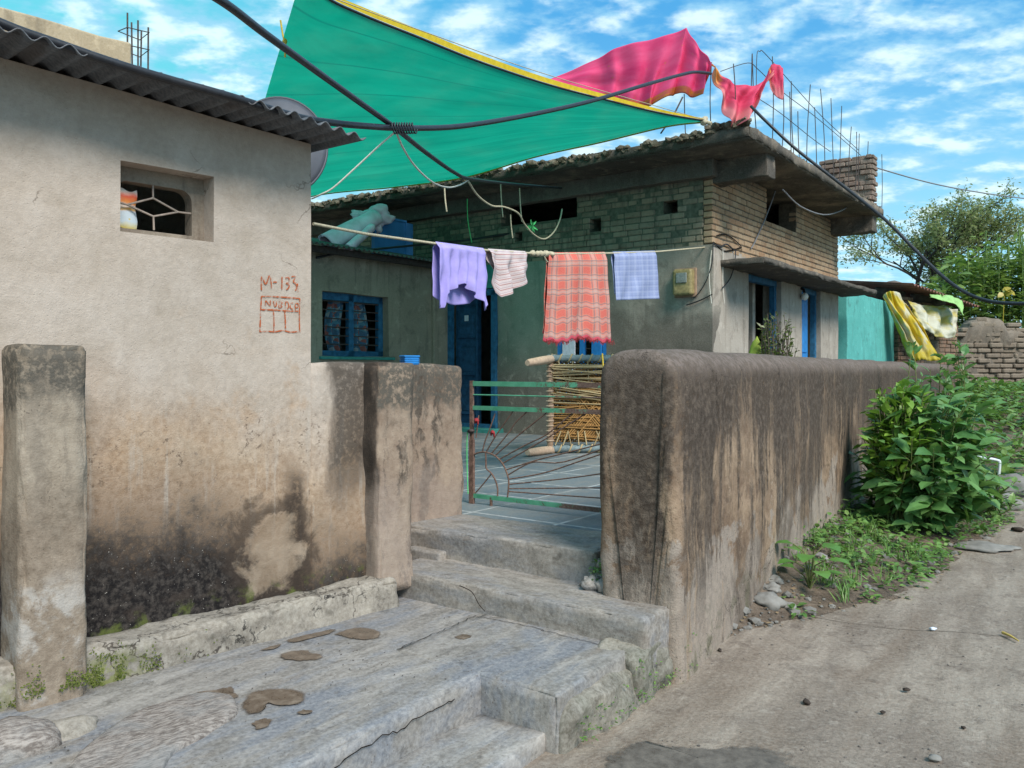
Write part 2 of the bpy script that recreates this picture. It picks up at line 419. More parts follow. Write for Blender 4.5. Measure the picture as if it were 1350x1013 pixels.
# short pillars / left courtyard wall: grey-brown weathered render, lichen at the top
def pillar_mat(name, ztop, a, b, lich=(.075, .072, .062), streak=.5, base=None):
    m, k = newmat(name); v = k.obj(); x, y, z = k.sep(v)
    n1 = k.noise(v, 3.2, 6, .6, .3); n2 = k.noise(v, 30, 6, .7); n3 = k.noise(v, 140, 3, .7); wv = k.vmath('ADD', v, k.scale(k.noise(v, 5, 5, .65, 0, 1), (.12, .12, .12))); st = k.noise(k.scale(wv, (7, 7, .7)), 1.4, 7, .66, .2)
    c = k.mix(k.sm(n1, .32, .68), a, b)
    c = k.mix(k.math('MULTIPLY', k.sm(st, .50, .60), streak), c, (.05, .038, .031))
    c = k.mix(k.math('MULTIPLY', k.sm(st, .42, .34), .4), c, (.44, .36, .28))
    tp = k.sm(k.math('ADD', z, k.math('MULTIPLY', k.math('SUBTRACT', k.noise(v, 7, 5, .65), .5), .45)), ztop-.30, ztop-.18)
    c = k.mix(k.math('MULTIPLY', tp, k.sm(n2, .36, .56)), c, tuple(q*.55 for q in lich))
    if base:
        zz = k.math('ADD', z, k.math('MULTIPLY', k.math('SUBTRACT', n1, .5), .35))
        c = k.mix(k.math('MULTIPLY', k.sm(zz, .98, .74), .75), c, k.mix(n2, (.15, .11, .08), (.28, .215, .16)))
        wp = k.math('MULTIPLY', k.sm(k.noise(v, 8, 6, .66, .3), .46, .60), k.sm(zz, .68, .50)); c = k.mix(k.math('MULTIPLY', wp, .8), c, (.44, .41, .38))
    if base and False: c = k.mix(k.math('MULTIPLY', k.sm(z, base+.42, base+.1), k.sm(n1, .45, .6)), c, (.50, .46, .42))
    c = k.mix(k.math('MULTIPLY', k.sm(k.noise(v, 4, 6, .66, .2), .54, .70), .45), c, tuple(q*.42 for q in a))
    c = k.mix(.17, c, k.ramp(n2, [(.34, (.06, .05, .04)), (.66, (.56, .48, .39))]))
    sp = k.sm(k.vor(v, 62), .2, .09)
    c = k.mix(k.math('MULTIPLY', sp, k.math('MULTIPLY', k.sm(k.noise(v, 6, 3), .45, .6), .6)), c, (.06, .05, .04))
    if name == 'yard_plaster':
        g = k.sm(k.math('ADD', x, k.math('ADD', k.math('MULTIPLY', k.math('SUBTRACT', n1, .5), .25), k.math('MULTIPLY', z, -.10))), 2.14, 2.06)
        c = k.mix(k.math('MULTIPLY', g, .9), c, k.mix(k.sm(n1, .35, .65), (.34, .235, .15), (.46, .37, .28)))
        xw = k.math('ADD', x, k.math('MULTIPLY', k.math('SUBTRACT', k.noise(wv, 5, 6, .65), .5), .16)); sd_ = k.math('MULTIPLY', k.math('MULTIPLY', k.sm(xw, 2.17, 2.22), k.sm(xw, 2.46, 2.42)), k.math('MULTIPLY', k.sm(y, -.098, -.085), k.sm(k.math('ADD', z, k.math('MULTIPLY', k.math('SUBTRACT', n1, .5), .5)), .50, .80))); c = k.mix(k.math('MULTIPLY', sd_, k.sm(n2, .2, .55, .45, .88)), c, (.05, .04, .034))
        pk = k.math('MULTIPLY', k.sm(k.math('ADD', z, k.math('MULTIPLY', k.math('SUBTRACT', n1, .5), .8)), .82, .62), .5); c = k.mix(pk, c, k.mix(n2, (.26, .20, .165), (.41, .345, .30)))
    nb = k.bump(k.math('ADD', n3, k.math('MULTIPLY', n2, .6)), .6, .005, k.bump(n1, .3, .03))
    k.out(c, .93, nb, spec=.12); M[name] = m
pillar_mat('pillar_plaster', 1.44, (.27, .215, .16), (.37, .31, .245), streak=.3, base=.33)
pillar_mat('yard_plaster', 1.36, (.21, .145, .105), (.36, .275, .205), streak=.9)

# right compound wall: black rain streaks over tan-orange render
m, k = newmat('compound_plaster'); v = k.obj(); x, y, z = k.sep(v)
wv = k.vmath('ADD', v, k.scale(k.noise(v, 4.5, 6, .65, 0, 1), (.10, .10, .30)))
st = k.noise(k.scale(wv, (3.3, 3.3, .40)), 1.5, 8, .66, .2); st2 = k.noise(k.scale(wv, (13, 13, .8)), 1.4, 6, .62, .1)
n1 = k.noise(v, 3.0, 6, .62, .3); n2 = k.noise(v, 28, 6, .7); n3 = k.noise(v, 130, 3, .7); n4 = k.noise(v, 8, 6, .65, .2)
c = k.mix(k.sm(n1, .33, .66), (.165, .105, .068), (.34, .24, .16))
c = k.mix(k.math('MULTIPLY', k.sm(n4, .52, .66), .65), c, (.165, .10, .065))
low = k.sm(k.math('ADD', z, k.math('MULTIPLY', k.math('SUBTRACT', k.noise(wv, 3.4, 6, .62, .4), .5), 1.9)), .50, .40)
c = k.mix(k.math('MULTIPLY', low, .85), c, k.mix(n4, (.25, .205, .17), (.40, .35, .305)))
nx1 = k.noise(k.scale(wv, (4.2, 4.2, .22)), 1.5, 5, .6); nx2 = k.noise(k.scale(wv, (15, 15, .5)), 1.5, 4, .6)
ln = k.math('ADD', k.math('MULTIPLY', k.math('SUBTRACT', nx1, .5), 3.8), k.math('MULTIPLY', k.math('SUBTRACT', nx2, .5), 2.6))
dd = k.math('ADD', k.math('ADD', z, k.math('MULTIPLY', ln, .62)), k.math('MULTIPLY', k.math('SUBTRACT', n4, .5), .55))
dk = k.math('MULTIPLY', k.sm(dd, .62, 1.12), k.sm(n2, .22, .48))
c = k.mix(k.math('MULTIPLY', dk, .93), c, k.mix(k.sm(n2, .42, .68), (.011, .0095, .009), (.085, .062, .05)))
c = k.mix(k.math('MULTIPLY', k.sm(st, .52, .60), k.math('MULTIPLY', k.sm(z, .05, .5), .8)), c, (.04, .031, .026))
c = k.mix(k.math('MULTIPLY', k.sm(k.noise(k.scale(wv, (8, 8, 1.1)), 1.6, 6, .65, .2), .56, .66), k.math('MULTIPLY', k.sm(z, 1.1, .7), .55)), c, (.37, .26, .17))
big = k.math('MULTIPLY', k.sm(k.math('ADD', k.noise(wv, 1.7, 6, .62, .4), k.math('MULTIPLY', z, .16)), .54, .70), k.sm(n2, .25, .5)); c = k.mix(k.math('MULTIPLY', big, .72), c, (.045, .034, .028))
c = k.mix(k.math('MULTIPLY', k.math('MULTIPLY', k.sm(st2, .56, .64), k.sm(n1, .42, .6)), .8), c, (.035, .028, .025))
c = k.mix(k.math('MULTIPLY', k.math('MULTIPLY', k.sm(n4, .58, .66), k.sm(n2, .4, .6)), .5), c, (.03, .026, .024))
topf = k.sm(k.math('ADD', z, k.math('MULTIPLY', k.math('SUBTRACT', n4, .5), .22)), 1.25, 1.37)
c = k.mix(k.math('MULTIPLY', topf, .65), c, k.mix(k.sm(n2, .4, .6), (.27, .215, .19), (.06, .048, .043)))
ms = k.math('MULTIPLY', k.sm(z, .34, .05), k.sm(n4, .5, .62))
c = k.mix(k.math('MULTIPLY', ms, .55), c, (.075, .085, .035))
c = k.mix(.17, c, k.ramp(n2, [(.34, (.03, .022, .018)), (.66, (.56, .44, .34))]))
cw = k.math('MULTIPLY', k.sm(k.vor(k.vmath('ADD', v, k.scale(k.noise(v, 5, 5, .65, 0, 1), (.35, .35, .35))), 2.6, 'DISTANCE_TO_EDGE'), .010, .002), k.sm(k.noise(v, 2.1, 2), .52, .58)); c = k.mix(k.math('MULTIPLY', cw, .75), c, (.03, .024, .02))
dot = k.math('MULTIPLY', k.sm(k.vor(v, 70), .24, .12), k.sm(k.noise(v, 5, 5, .65), .42, .58)); c = k.mix(k.math('MULTIPLY', dot, .7), c, (.03, .025, .022))
pit = k.sm(k.vor(v, 75), .05, .2)
nb = k.bump(k.math('ADD', k.math('ADD', n3, k.math('MULTIPLY', n2, .9)), k.math('MULTIPLY', pit, .5)), .75, .006, k.bump(n1, .35, .04))
k.out(c, .93, nb, spec=.12); M['compound_plaster'] = m

# concrete of platform and steps: trowelled, bluish grey wash worn to buff
def concrete(name, a, b, blue, bamt, soil=(.21, .165, .125), soilamt=.3, stretch=(1, 1, 1), rough=.7, fleck=.5, crack=0.):
    m, k = newmat(name); v = k.scale(k.obj(), stretch); ob = k.obj()
    n1 = k.noise(v, 2.6, 6, .6, .6); n2 = k.noise(v, 9, 7, .65, .4); n3 = k.noise(ob, 60, 5, .7); n4 = k.noise(ob, 220, 2, .6)
    c = k.mix(k.sm(n2, .3, .7), a, b)
    c = k.mix(k.math('MULTIPLY', k.sm(k.math('ADD', k.math('MULTIPLY', n1, .6), k.math('MULTIPLY', n2, .4)), .44, .60), bamt), c, blue)
    pn = k.noise(k.vmath('ADD', v, (3, 7, 1)), 5, 7, .65, .5)
    c = k.mix(k.math('MULTIPLY', k.sm(pn, .52, .66), .55), c, tuple(q*1.25 for q in b))
    c = k.mix(k.math('MULTIPLY', k.sm(k.noise(k.vmath('ADD', v, (8, 2, 5)), 3.4, 7, .68, .4), .55, .70), soilamt), c, soil)
    c = k.mix(.24, c, k.ramp(n3, [(.36, (.04, .036, .032)), (.64, (.52, .49, .45))]))
    sp_ = k.math('MULTIPLY', k.sm(k.vor(ob, 48), .20, .10), k.sm(k.noise(ob, 3.3, 5, .65), .50, .60)); c = k.mix(k.math('MULTIPLY', sp_, .65), c, (.075, .058, .045))
    c = k.mix(k.math('MULTIPLY', k.sm(k.noise(ob, 14, 6, .7, .2), .57, .68), .5), c, tuple(q*.5 for q in a))
    if crack:
        wv = k.vmath('ADD', ob, k.scale(k.noise(ob, 4, 5, .6, 0, 1), (.35, .35, .35)))
        cr = k.sm(k.vor(wv, 1.3, 'DISTANCE_TO_EDGE'), .006, .0015)
        cr = k.math('MULTIPLY', cr, k.sm(k.noise(ob, 1.3, 2), .46, .52)); c = k.mix(k.math('MULTIPLY', cr, .85), c, (.05, .04, .033))
        if crack == 2:
            wv2 = k.vmath('ADD', ob, k.scale(k.noise(ob, 9, 5, .65, 0, 1), (.24, .24, .24))); a1, a2, a3 = k.sep(ob)
            cv = k.math('MULTIPLY', k.sm(k.vor(wv2, 10, 'DISTANCE_TO_EDGE'), .075, .015), k.math('MULTIPLY', k.sm(k.math('ADD', a1, k.math('MULTIPLY', k.math('SUBTRACT', n2, .5), 1.2)), 1.35, 1.65), k.sm(k.noise(ob, 6, 5, .65), .47, .60)))
            c = k.mix(k.math('MULTIPLY', cv, .92), c, (.022, .02, .018))
            dkp = k.math('MULTIPLY', k.sm(k.noise(ob, 7, 6, .68), .55, .66), .6); c = k.mix(dkp, c, (.12, .11, .085))
            ax, ay, az = k.sep(ob); g = k.math('MULTIPLY', k.sm(k.noise(ob, 26, 5, .65), .42, .55), k.sm(k.math('ABSOLUTE', k.math('SUBTRACT', ax, 1.05)), .32, .08)); c = k.mix(k.math('MULTIPLY', k.math('MULTIPLY', g, k.sm(az, .34, .25)), .75), c, (.19, .21, .05))
    nb = k.bump(k.math('ADD', n3, n4), .3, .003, k.bump(n2, .25, .012))
    rg = k.ramp(n1, [(.3, rough-.12), (.7, rough+.15)])
    k.out(c, rg, nb, spec=.3); M[name] = m
concrete('platform_concrete', (.165, .15, .135), (.345, .315, .285), (.13, .155, .20), .72, stretch=(.55, 1.6, 1), soilamt=.6, rough=.62)
concrete('step_concrete', (.19, .165, .14), (.335, .295, .255), (.15, .165, .195), .55, stretch=(2.2, .9, 2.2), soil=(.14, .105, .08), soilamt=.7, rough=.68, crack=0)
concrete('lower_concrete', (.21, .21, .205), (.29, .295, .29), (.12, .185, .25), .85, stretch=(.7, 1.6, 1), soilamt=.2)
concrete('ledge_stone', (.21, .18, .145), (.37, .325, .265), (.16, .15, .13), .5, soil=(.06, .05, .04), soilamt=.85, rough=.88, crack=2)

concrete('footing_stone', (.12, .105, .08), (.27, .24, .195), (.10, .105, .07), .6, soil=(.03, .032, .02), soilamt=.9, rough=.9)
# street: mud-smeared concrete
m, k = newmat('street_concrete'); ob = k.obj(); v = ob
rot = k.n('ShaderNodeVectorRotate'); k.put(rot.inputs['Vector'], ob); rot.inputs['Axis'].default_value = (0, 0, 1); rot.inputs['Angle'].default_value = R(-58)
sv = k.scale(rot.outputs[0], (.6, 3.2, 1))
n1 = k.noise(sv, 1.5, 7, .62, .3); n2 = k.noise(v, 7, 7, .66, .3); n3 = k.noise(v, 55, 5, .7); n4 = k.noise(v, 210, 3, .7); n5 = k.noise(v, 1.1, 5, .6, .5)
c = k.mix(k.sm(n1, .34, .66), (.205, .160, .122), (.345, .285, .228))
c = k.mix(k.math('MULTIPLY', k.sm(n5, .48, .62), .55), c, (.19, .15, .12))
c = k.mix(k.math('MULTIPLY', k.sm(n2, .53, .66), .6), c, (.12, .088, .068))
c = k.mix(k.math('MULTIPLY', k.sm(n2, .42, .3), .45), c, (.40, .345, .285))
n6 = k.noise(v, 18, 6, .7, .2); c = k.mix(k.math('MULTIPLY', k.sm(n6, .55, .66), .5), c, (.15, .115, .09)); c = k.mix(k.math('MULTIPLY', k.sm(n6, .44, .36), .35), c, (.43, .375, .315))
c = k.mix(k.math('MULTIPLY', k.sm(k.noise(sv, .9, 4, .6, .6), .5, .64), .5), c, (.19, .135, .095))
c = k.mix(.21, c, k.ramp(n3, [(.36, (.05, .04, .033)), (.64, (.46, .41, .36))]))
sp = k.math('MULTIPLY', k.sm(k.vor(v, 42), .14, .07), k.sm(k.noise(v, 4, 3), .5, .62)); c = k.mix(k.math('MULTIPLY', sp, .6), c, (.07, .05, .04))
nb = k.bump(k.math('ADD', n4, k.math('MULTIPLY', n3, 1.4)), .6, .005, k.bump(k.math('ADD', n2, n1), .5, .03))
k.out(c, .88, nb, spec=.2); M['street_concrete'] = m

m, k = newmat('soil'); v = k.obj(); n1 = k.noise(v, 4, 7, .65); n2 = k.noise(v, 45, 5, .7); 
c = k.mix(k.sm(n1, .35, .65), (.075, .055, .042), (.20, .15, .11)); c = k.mix(.35, c, k.ramp(n2, [(.3, (.05, .04, .03)), (.7, (.32, .26, .21))]))
k.out(c, .95, k.bump(n2, .9, .02, k.bump(n1, .6, .06)), spec=.1); M['soil'] = m

m, k = newmat('floor_slate'); v = k.obj()
bt = k.n('ShaderNodeTexBrick'); k.put(bt.inputs['Vector'], v); bt.offset = 0; bt.inputs['Scale'].default_value = 1.0
bt.inputs['Brick Width'].default_value = .62; bt.inputs['Row Height'].default_value = .62; bt.inputs['Mortar Size'].default_value = .012; bt.inputs['Mortar Smooth'].default_value = .2
bt.inputs['Color1'].default_value = (.085, .125, .155, 1); bt.inputs['Color2'].default_value = (.15, .185, .205, 1); bt.inputs['Mortar'].default_value = (.52, .53, .52, 1)
n1 = k.noise(k.scale(v, (1, 2.5, 1)), 4, 7, .65, .5); n2 = k.noise(v, 70, 4, .7)
c = k.mix(k.sm(n1, .4, .68), bt.outputs[0], (.20, .205, .20)); c = k.mix(.15, c, k.ramp(n2, [(.3, (.08, .09, .1)), (.7, (.5, .5, .5))]))
k.out(c, .55, k.bump(n1, .15, .01), spec=.4); M['floor_slate'] = m

# facade bricks / plaster
def brick(name, cols, wash, washamt, dirt=.5, dark_top=None):
    m, k = newmat(name); v = k.obj(); i = k.island(); x, y, z = k.sep(v)
    n1 = k.noise(v, 2.4, 6, .62, .3); n2 = k.noise(v, 24, 6, .7); n3 = k.noise(v, 120, 3, .7)
    c = k.ramp(i, [(j/(len(cols)-1), q) for j, q in enumerate(cols)])
    c = k.mix(k.math('MULTIPLY', k.sm(n1, .42, .62), washamt), c, wash)
    st = k.noise(k.scale(v, (6, 6, .8)), 1.5, 5, .62, .2)
    c = k.mix(k.math('MULTIPLY', k.sm(st, .5, .66), dirt), c, (.06, .055, .045))
    if dark_top: c = k.mix(k.math('MULTIPLY', k.sm(k.math('ADD', z, k.math('MULTIPLY', k.math('SUBTRACT', n1, .5), .8)), dark_top, dark_top+.35), .75), c, (.05, .045, .04))  # blackish tone blended in towards the top of the brickwork
    c = k.mix(.22, c, k.ramp(n2, [(.3, (.08, .065, .05)), (.7, (.48, .40, .32))]))
    k.out(c, .93, k.bump(k.math('ADD', n3, n2), .7, .006), spec=.12); M[name] = m
brick('brick_front', [(.16, .13, .09), (.28, .22, .15), (.37, .29, .20), (.21, .175, .12)], (.30, .27, .20), .65, .65, dark_top=3.25)
brick('brick_side', [(.36, .205, .11), (.47, .285, .16), (.50, .345, .21), (.42, .26, .145)], (.52, .37, .235), .5, .2, dark_top=3.4)
brick('brick_stub', [(.14, .085, .07), (.22, .135, .105), (.28, .20, .16), (.17, .12, .10)], (.30, .26, .22), .4, .5)
brick('brick_mud', [(.13, .098, .072), (.18, .14, .105), (.22, .175, .13), (.15, .115, .088)], (.21, .17, .13), .6, .4)
brick('brick_shed', [(.20, .10, .065), (.27, .15, .095), (.16, .085, .06), (.23, .13, .09)], (.2, .14, .1), .3, .5)
simple('mortar', (.115, .095, .07), .95, .4, 20, bump=.6)
simple('mortar_green', (.12, .125, .09), .95, .4, 20, bump=.6)
def oldplaster(name, a, b, dark, zlo, zhi, scaley=1.):
    m, k = newmat(name); v = k.obj(); x, y, z = k.sep(v)
    n1 = k.noise(v, 1.7, 7, .62, .4); n2 = k.noise(v, 7, 6, .65, .3); n3 = k.noise(v, 70, 5, .7); st = k.noise(k.scale(v, (7, 7, .7)), 1.3, 6, .62)
    c = k.mix(k.sm(n1, .33, .67), a, b)
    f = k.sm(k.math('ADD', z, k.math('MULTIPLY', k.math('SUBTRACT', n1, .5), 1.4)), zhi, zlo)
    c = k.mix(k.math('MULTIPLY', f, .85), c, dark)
    c = k.mix(k.math('MULTIPLY', k.sm(st, .53, .66), .4), c, tuple(q*.4 for q in dark))
    c = k.mix(k.math('MULTIPLY', k.sm(n2, .54, .68), .5), c, tuple(min(1, q*1.4) for q in b))
    c = k.mix(k.math('MULTIPLY', k.sm(k.noise(v, 4, 7, .66, .3), .54, .66), .55), c, tuple(q*.5 for q in a))
    if name == 'front_plaster':
        gp_ = k.math('MULTIPLY', k.sm(k.math('ADD', k.math('ABSOLUTE', k.math('SUBTRACT', y, 2.35)), k.math('MULTIPLY', k.math('SUBTRACT', n1, .5), 1.6)), .95, .35), k.sm(z, 1.0, 1.9)); c = k.mix(k.math('MULTIPLY', gp_, .45), c, (.15, .32, .22))
        dp_ = k.math('MULTIPLY', k.sm(k.math('ADD', y, k.math('MULTIPLY', k.math('SUBTRACT', n2, .5), 1.2)), 1.7, 1.2), k.sm(k.math('ADD', z, k.math('MULTIPLY', k.math('SUBTRACT', n1, .5), 1.0)), 2.15, 1.8)); c = k.mix(k.math('MULTIPLY', dp_, .75), c, (.085, .07, .055))
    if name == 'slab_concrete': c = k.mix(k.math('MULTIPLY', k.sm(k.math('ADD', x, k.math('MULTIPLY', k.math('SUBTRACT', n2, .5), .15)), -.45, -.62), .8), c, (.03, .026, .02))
    c = k.mix(.18, c, k.ramp(n3, [(.3, (.07, .065, .055)), (.7, (.5, .48, .43))]))
    k.out(c, .92, k.bump(n3, .4, .006, k.bump(n2, .3, .02)), spec=.15); M[name] = m
oldplaster('front_plaster', (.27, .235, .19), (.36, .32, .265), (.115, .10, .08), 1.15, 2.0)
oldplaster('side_plaster', (.36, .305, .25), (.44, .385, .325), (.30, .23, .17), .5, 1.4)
oldplaster('wing_plaster', (.275, .24, .175), (.35, .31, .23), (.22, .19, .13), .5, 1.2)
oldplaster('teal_plaster', (.055, .38, .34), (.085, .46, .415), (.06, .33, .29), .5, 1.3)
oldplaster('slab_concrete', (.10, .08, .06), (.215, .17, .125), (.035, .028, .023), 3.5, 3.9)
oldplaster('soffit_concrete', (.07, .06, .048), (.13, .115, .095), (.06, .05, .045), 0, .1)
oldplaster('parapet_plaster', (.40, .30, .18), (.49, .385, .25), (.33, .23, .13), 2.6, 3.6)
oldplaster('mud_render', (.13, .10, .075), (.21, .165, .125), (.09, .07, .055), 1.0, 1.9)
oldplaster('frame_plaster', (.20, .155, .115), (.29, .235, .18), (.14, .105, .08), 1.7, 1.9)
# mossy rubble crust on the slab rim
m, k = newmat('mossy_crust'); v = k.obj(); n1 = k.noise(v, 6, 6, .65); n2 = k.noise(v, 40, 5, .7)
c = k.ramp(n1, [(.32, (.035, .034, .024)), (.5, (.11, .095, .065)), (.66, (.24, .205, .16))]); c = k.mix(.3, c, k.ramp(n2, [(.3, (.03, .035, .02)), (.7, (.34, .31, .24))]))
k.out(c, .95, k.bump(n2, 1., .02), spec=.1); M['mossy_crust'] = m

# metals, wood, plastics
def corrug(name, a, b, rust, ramt, metal=.2, rough=.6):
    m, k = newmat(name); v = k.obj(); n1 = k.noise(k.scale(v, (3, .7, 3)), 2.4, 6, .65, .2); n2 = k.noise(v, 60, 5, .7)
    c = k.mix(k.sm(n2, .3, .7), a, b); c = k.mix(k.math('MULTIPLY', k.sm(n1, .48, .62), ramt), c, rust)
    k.out(c, rough, k.bump(n2, .2, .003), metal, .4); M[name] = m
corrug('tin_grey', (.075, .08, .09), (.15, .155, .165), (.085, .065, .055), .5)
corrug('tin_dark', (.06, .075, .07), (.12, .135, .125), (.06, .05, .04), .5)
corrug('tin_rust', (.15, .065, .05), (.26, .12, .09), (.075, .04, .035), .6, 0., .85)
m, k = newmat('gate_paint'); v = k.obj(); n1 = k.noise(v, 9, 6, .65, .4); n2 = k.noise(v, 80, 4, .7); x, y, z = k.sep(v)
f = k.sm(k.math('ADD', k.math('ADD', k.math('MULTIPLY', n1, .7), k.math('MULTIPLY', x, -.36)), k.math('MULTIPLY', n2, .35)), .24, .32)
c = k.mix(f, k.ramp(n2, [(.3, (.085, .05, .04)), (.7, (.22, .145, .115))]), k.ramp(n1, [(.3, (.05, .25, .14)), (.7, (.13, .40, .25))]))
k.out(c, .6, k.bump(n2, .4, .003), .1, .4); M['gate_paint'] = m
m, k = newmat('rusty_iron'); v = k.obj(); n2 = k.noise(v, 50, 5, .7); k.out(k.ramp(n2, [(.3, (.08, .048, .038)), (.7, (.27, .165, .125))]), .8, k.bump(n2, .4, .003), .15, .3); M['rusty_iron'] = m
simple('grille_iron', (.36, .29, .24), .7, .3, 40)
simple('rebar_steel', (.085, .065, .06), .75, .3, 60, .2)
simple('black_pipe', (.018, .019, .024), .42, .3, 40, bump=.12, spec=.45)
simple('grey_wire', (.20, .20, .21), .6, .2, 30, bump=0)
simple('white_rope', (.66, .63, .55), .85, .2, 90)
simple('buff_rope', (.46, .40, .28), .9, .3, 90)
simple('yellow_rope', (.50, .36, .05), .85, .25, 90)
simple('green_string', (.13, .62, .22), .8, .15, 60)
simple('red_rag_cloth', (.28, .03, .035), .9, .4, 60)
simple('white_plastic', (.62, .66, .68), .45, .12, 8, bump=.1)
simple('blue_plastic', (.03, .25, .55), .45, .12, 20, bump=.1)
simple('dish_grey', (.075, .08, .095), .5, .18, 6, .1, bump=.05)
simple('blue_paint', (.025, .125, .24), .6, .4, 16, bump=.2)
simple('door_blue', (.018, .075, .155), .6, .4, 14, bump=.25)
simple('bright_blue', (.02, .19, .50), .55, .25, 12, bump=.15)
simple('teal_lintel', (.05, .25, .22), .7, .3, 10)
simple('dark_room', (.012, .012, .013), .95, .3, 4, bump=0)
simple('meter_yellow', (.30, .24, .11), .45, .35, 30, bump=.15)
simple('meter_face', (.22, .24, .22), .3, .3, 60, bump=0, spec=.5)
simple('bulb_white', (.75, .74, .70), .25, .05, 10, bump=0, spec=.5)
simple('charpoy_pole', (.36, .24, .16), .7, .3, 16)
simple('charpoy_tip', (.52, .38, .27), .75, .2, 30)
simple('pole_wrap', (.17, .225, .235), .8, .3, 30)
simple('fibre', (.40, .31, .17), .9, .25, 60, island=.5)
simple('fibre_orange', (.33, .18, .06), .9, .3, 60, island=.5)
simple('stone_grey', (.19, .18, .165), .9, .4, 14, bump=.6, island=.35)
simple('stone_dark', (.11, .095, .085), .9, .4, 12, bump=.6, island=.3)
simple('litter_white', (.62, .66, .74), .6, .15, 30, bump=.1)
simple('straw', (.50, .36, .10), .8, .2, 40)
simple('dung', (.045, .033, .026), .95, .4, 60, bump=.6)
simple('bark', (.13, .10, .08), .95, .35, 30, bump=.6)
simple('bark_dark', (.055, .045, .04), .95, .35, 30, bump=.6)
simple('stem_green', (.13, .15, .05), .8, .3, 30)
m, k = newmat('red_chalk'); v = k.obj(); n2 = k.noise(v, 130, 4, .7)
k.out(k.ramp(n2, [(.3, (.36, .065, .015)), (.7, (.46, .13, .05))]), .95, None, spec=.05, alpha=k.sm(k.noise(v, 60, 5, .75), .38, .56, .12, .95)); M['red_chalk'] = m
m, k = newmat('wet_mud'); v = k.obj(); n2 = k.noise(v, 18, 6, .7); uvx, uvv, _ = k.sep(k.uv()); al = k.sm(k.math('ADD', uvv, k.math('MULTIPLY', k.math('SUBTRACT', k.noise(v, 34, 6, .7), .5), .7)), .18, .72); k.out(k.ramp(n2, [(.32, (.065, .047, .035)), (.5, (.13, .095, .068)), (.68, (.22, .17, .125))]), k.ramp(n2, [(.4, .22), (.6, .7)]), k.bump(n2, .08, .002), spec=.5, alpha=al); M['wet_mud'] = m
m, k = newmat('wet_street'); v = k.obj(); uvx, uvv, _ = k.sep(k.uv()); al = k.sm(k.math('ADD', uvv, k.math('MULTIPLY', k.math('SUBTRACT', k.noise(v, 16, 7, .7), .5), .8)), .06, .30); n2 = k.noise(v, 20, 6, .7); n1 = k.noise(v, 120, 3, .7); k.out(k.ramp(n2, [(.3, (.07, .058, .048)), (.7, (.17, .145, .12))]), k.ramp(n2, [(.35, .4), (.6, .8)]), k.bump(n1, .5, .004), spec=.4, alpha=al); M['wet_street'] = m
m, k = newmat('platform_boulder'); v = k.obj(); n1 = k.noise(v, 4, 6, .6, .5); rt = k.n('ShaderNodeVectorRotate'); k.put(rt.inputs['Vector'], v); rt.inputs['Axis'].default_value = (0, 0, 1); rt.inputs['Angle'].default_value = R(-40); n2 = k.noise(k.scale(rt.outputs[0], (.45, 1.3, 1)), 75, 6, .7, 0); n3 = k.noise(v, 120, 3, .7)
c = k.mix(k.sm(n2, .36, .64), (.14, .115, .10), (.36, .315, .28)); c = k.mix(k.math('MULTIPLY', k.sm(n1, .45, .65), .5), c, (.27, .275, .275))
k.out(c, .85, k.bump(n2, .6, .008, k.bump(n3, .3, .004)), spec=.25); M['platform_boulder'] = m
m, k = newmat('crack_dark'); k.out((.022, .018, .015), .95, spec=.05); M['crack_dark'] = m

# cloths
m, k = newmat('net_green'); uv = k.uv(); v = k.obj(); n1 = k.noise(k.scale(uv, (2, 7, 1)), 2.2, 5, .6, .5)
fu = k.sep(k.scale(uv, (1, 11, 1)))
band = k.sm(k.math('ABSOLUTE', k.math('SUBTRACT', k.math('FRACT', fu[1]), .5)), .0, .035)
c = k.ramp(n1, [(.3, (.0, .25, .15)), (.7, (.004, .35, .21))]); c = k.mix(band, (.0, .21, .135), c)
wv = k.noise(k.scale(uv, (900, 600, 1)), 1, 1)
k.out(c, .8, k.bump(k.noise(k.scale(uv, (5, 9, 1)), 3, 4, .6), .2, .05), spec=.1, transl=(.66,), alpha=.93); M['net_green'] = m
simple('net_hem', (.72, .50, .03), .8, .15, 20, transl=(.3,))
m, k = newmat('sari_pink'); uv = k.uv(); u_, v_, _ = k.sep(uv); n1 = k.noise(uv, 6, 5, .6)
c = k.ramp(n1, [(.3, (.86, .07, .24)), (.7, (.95, .17, .36))])
dots = k.sm(k.vor(k.scale(uv, (16, 7, 1)), 1.0, rnd=.35), .13, .08); c = k.mix(k.math('MULTIPLY', dots, .55), c, (.75, .25, .16))
c = k.mix(k.sm(v_, .13, .10), c, k.ramp(k.noise(uv, 24, 4), [(.35, (.75, .32, .06)), (.65, (.70, .13, .16))]))
k.out(c, .75, None, spec=.15, transl=(.45,)); M['sari_pink'] = m
m, k = newmat('sari_loose'); uv = k.uv(); u_, v_, _ = k.sep(uv); n1 = k.noise(uv, 5, 5, .6)
c = k.ramp(n1, [(.3, (.72, .05, .14)), (.7, (.92, .16, .28))])
c = k.mix(k.sm(k.math('ADD', u_, k.math('MULTIPLY', n1, .2)), .30, .20), c, (.92, .48, .15)); c = k.mix(k.math('MULTIPLY', k.sm(k.math('ADD', v_, k.math('MULTIPLY', n1, .5)), .75, .4), .7), c, (.88, .42, .40))
k.out(c, .75, None, spec=.15, transl=(.45,)); M['sari_loose'] = m
simple('lavender_cloth', (.42, .36, .76), .9, .12, 14, bump=.7, transl=(.15,))
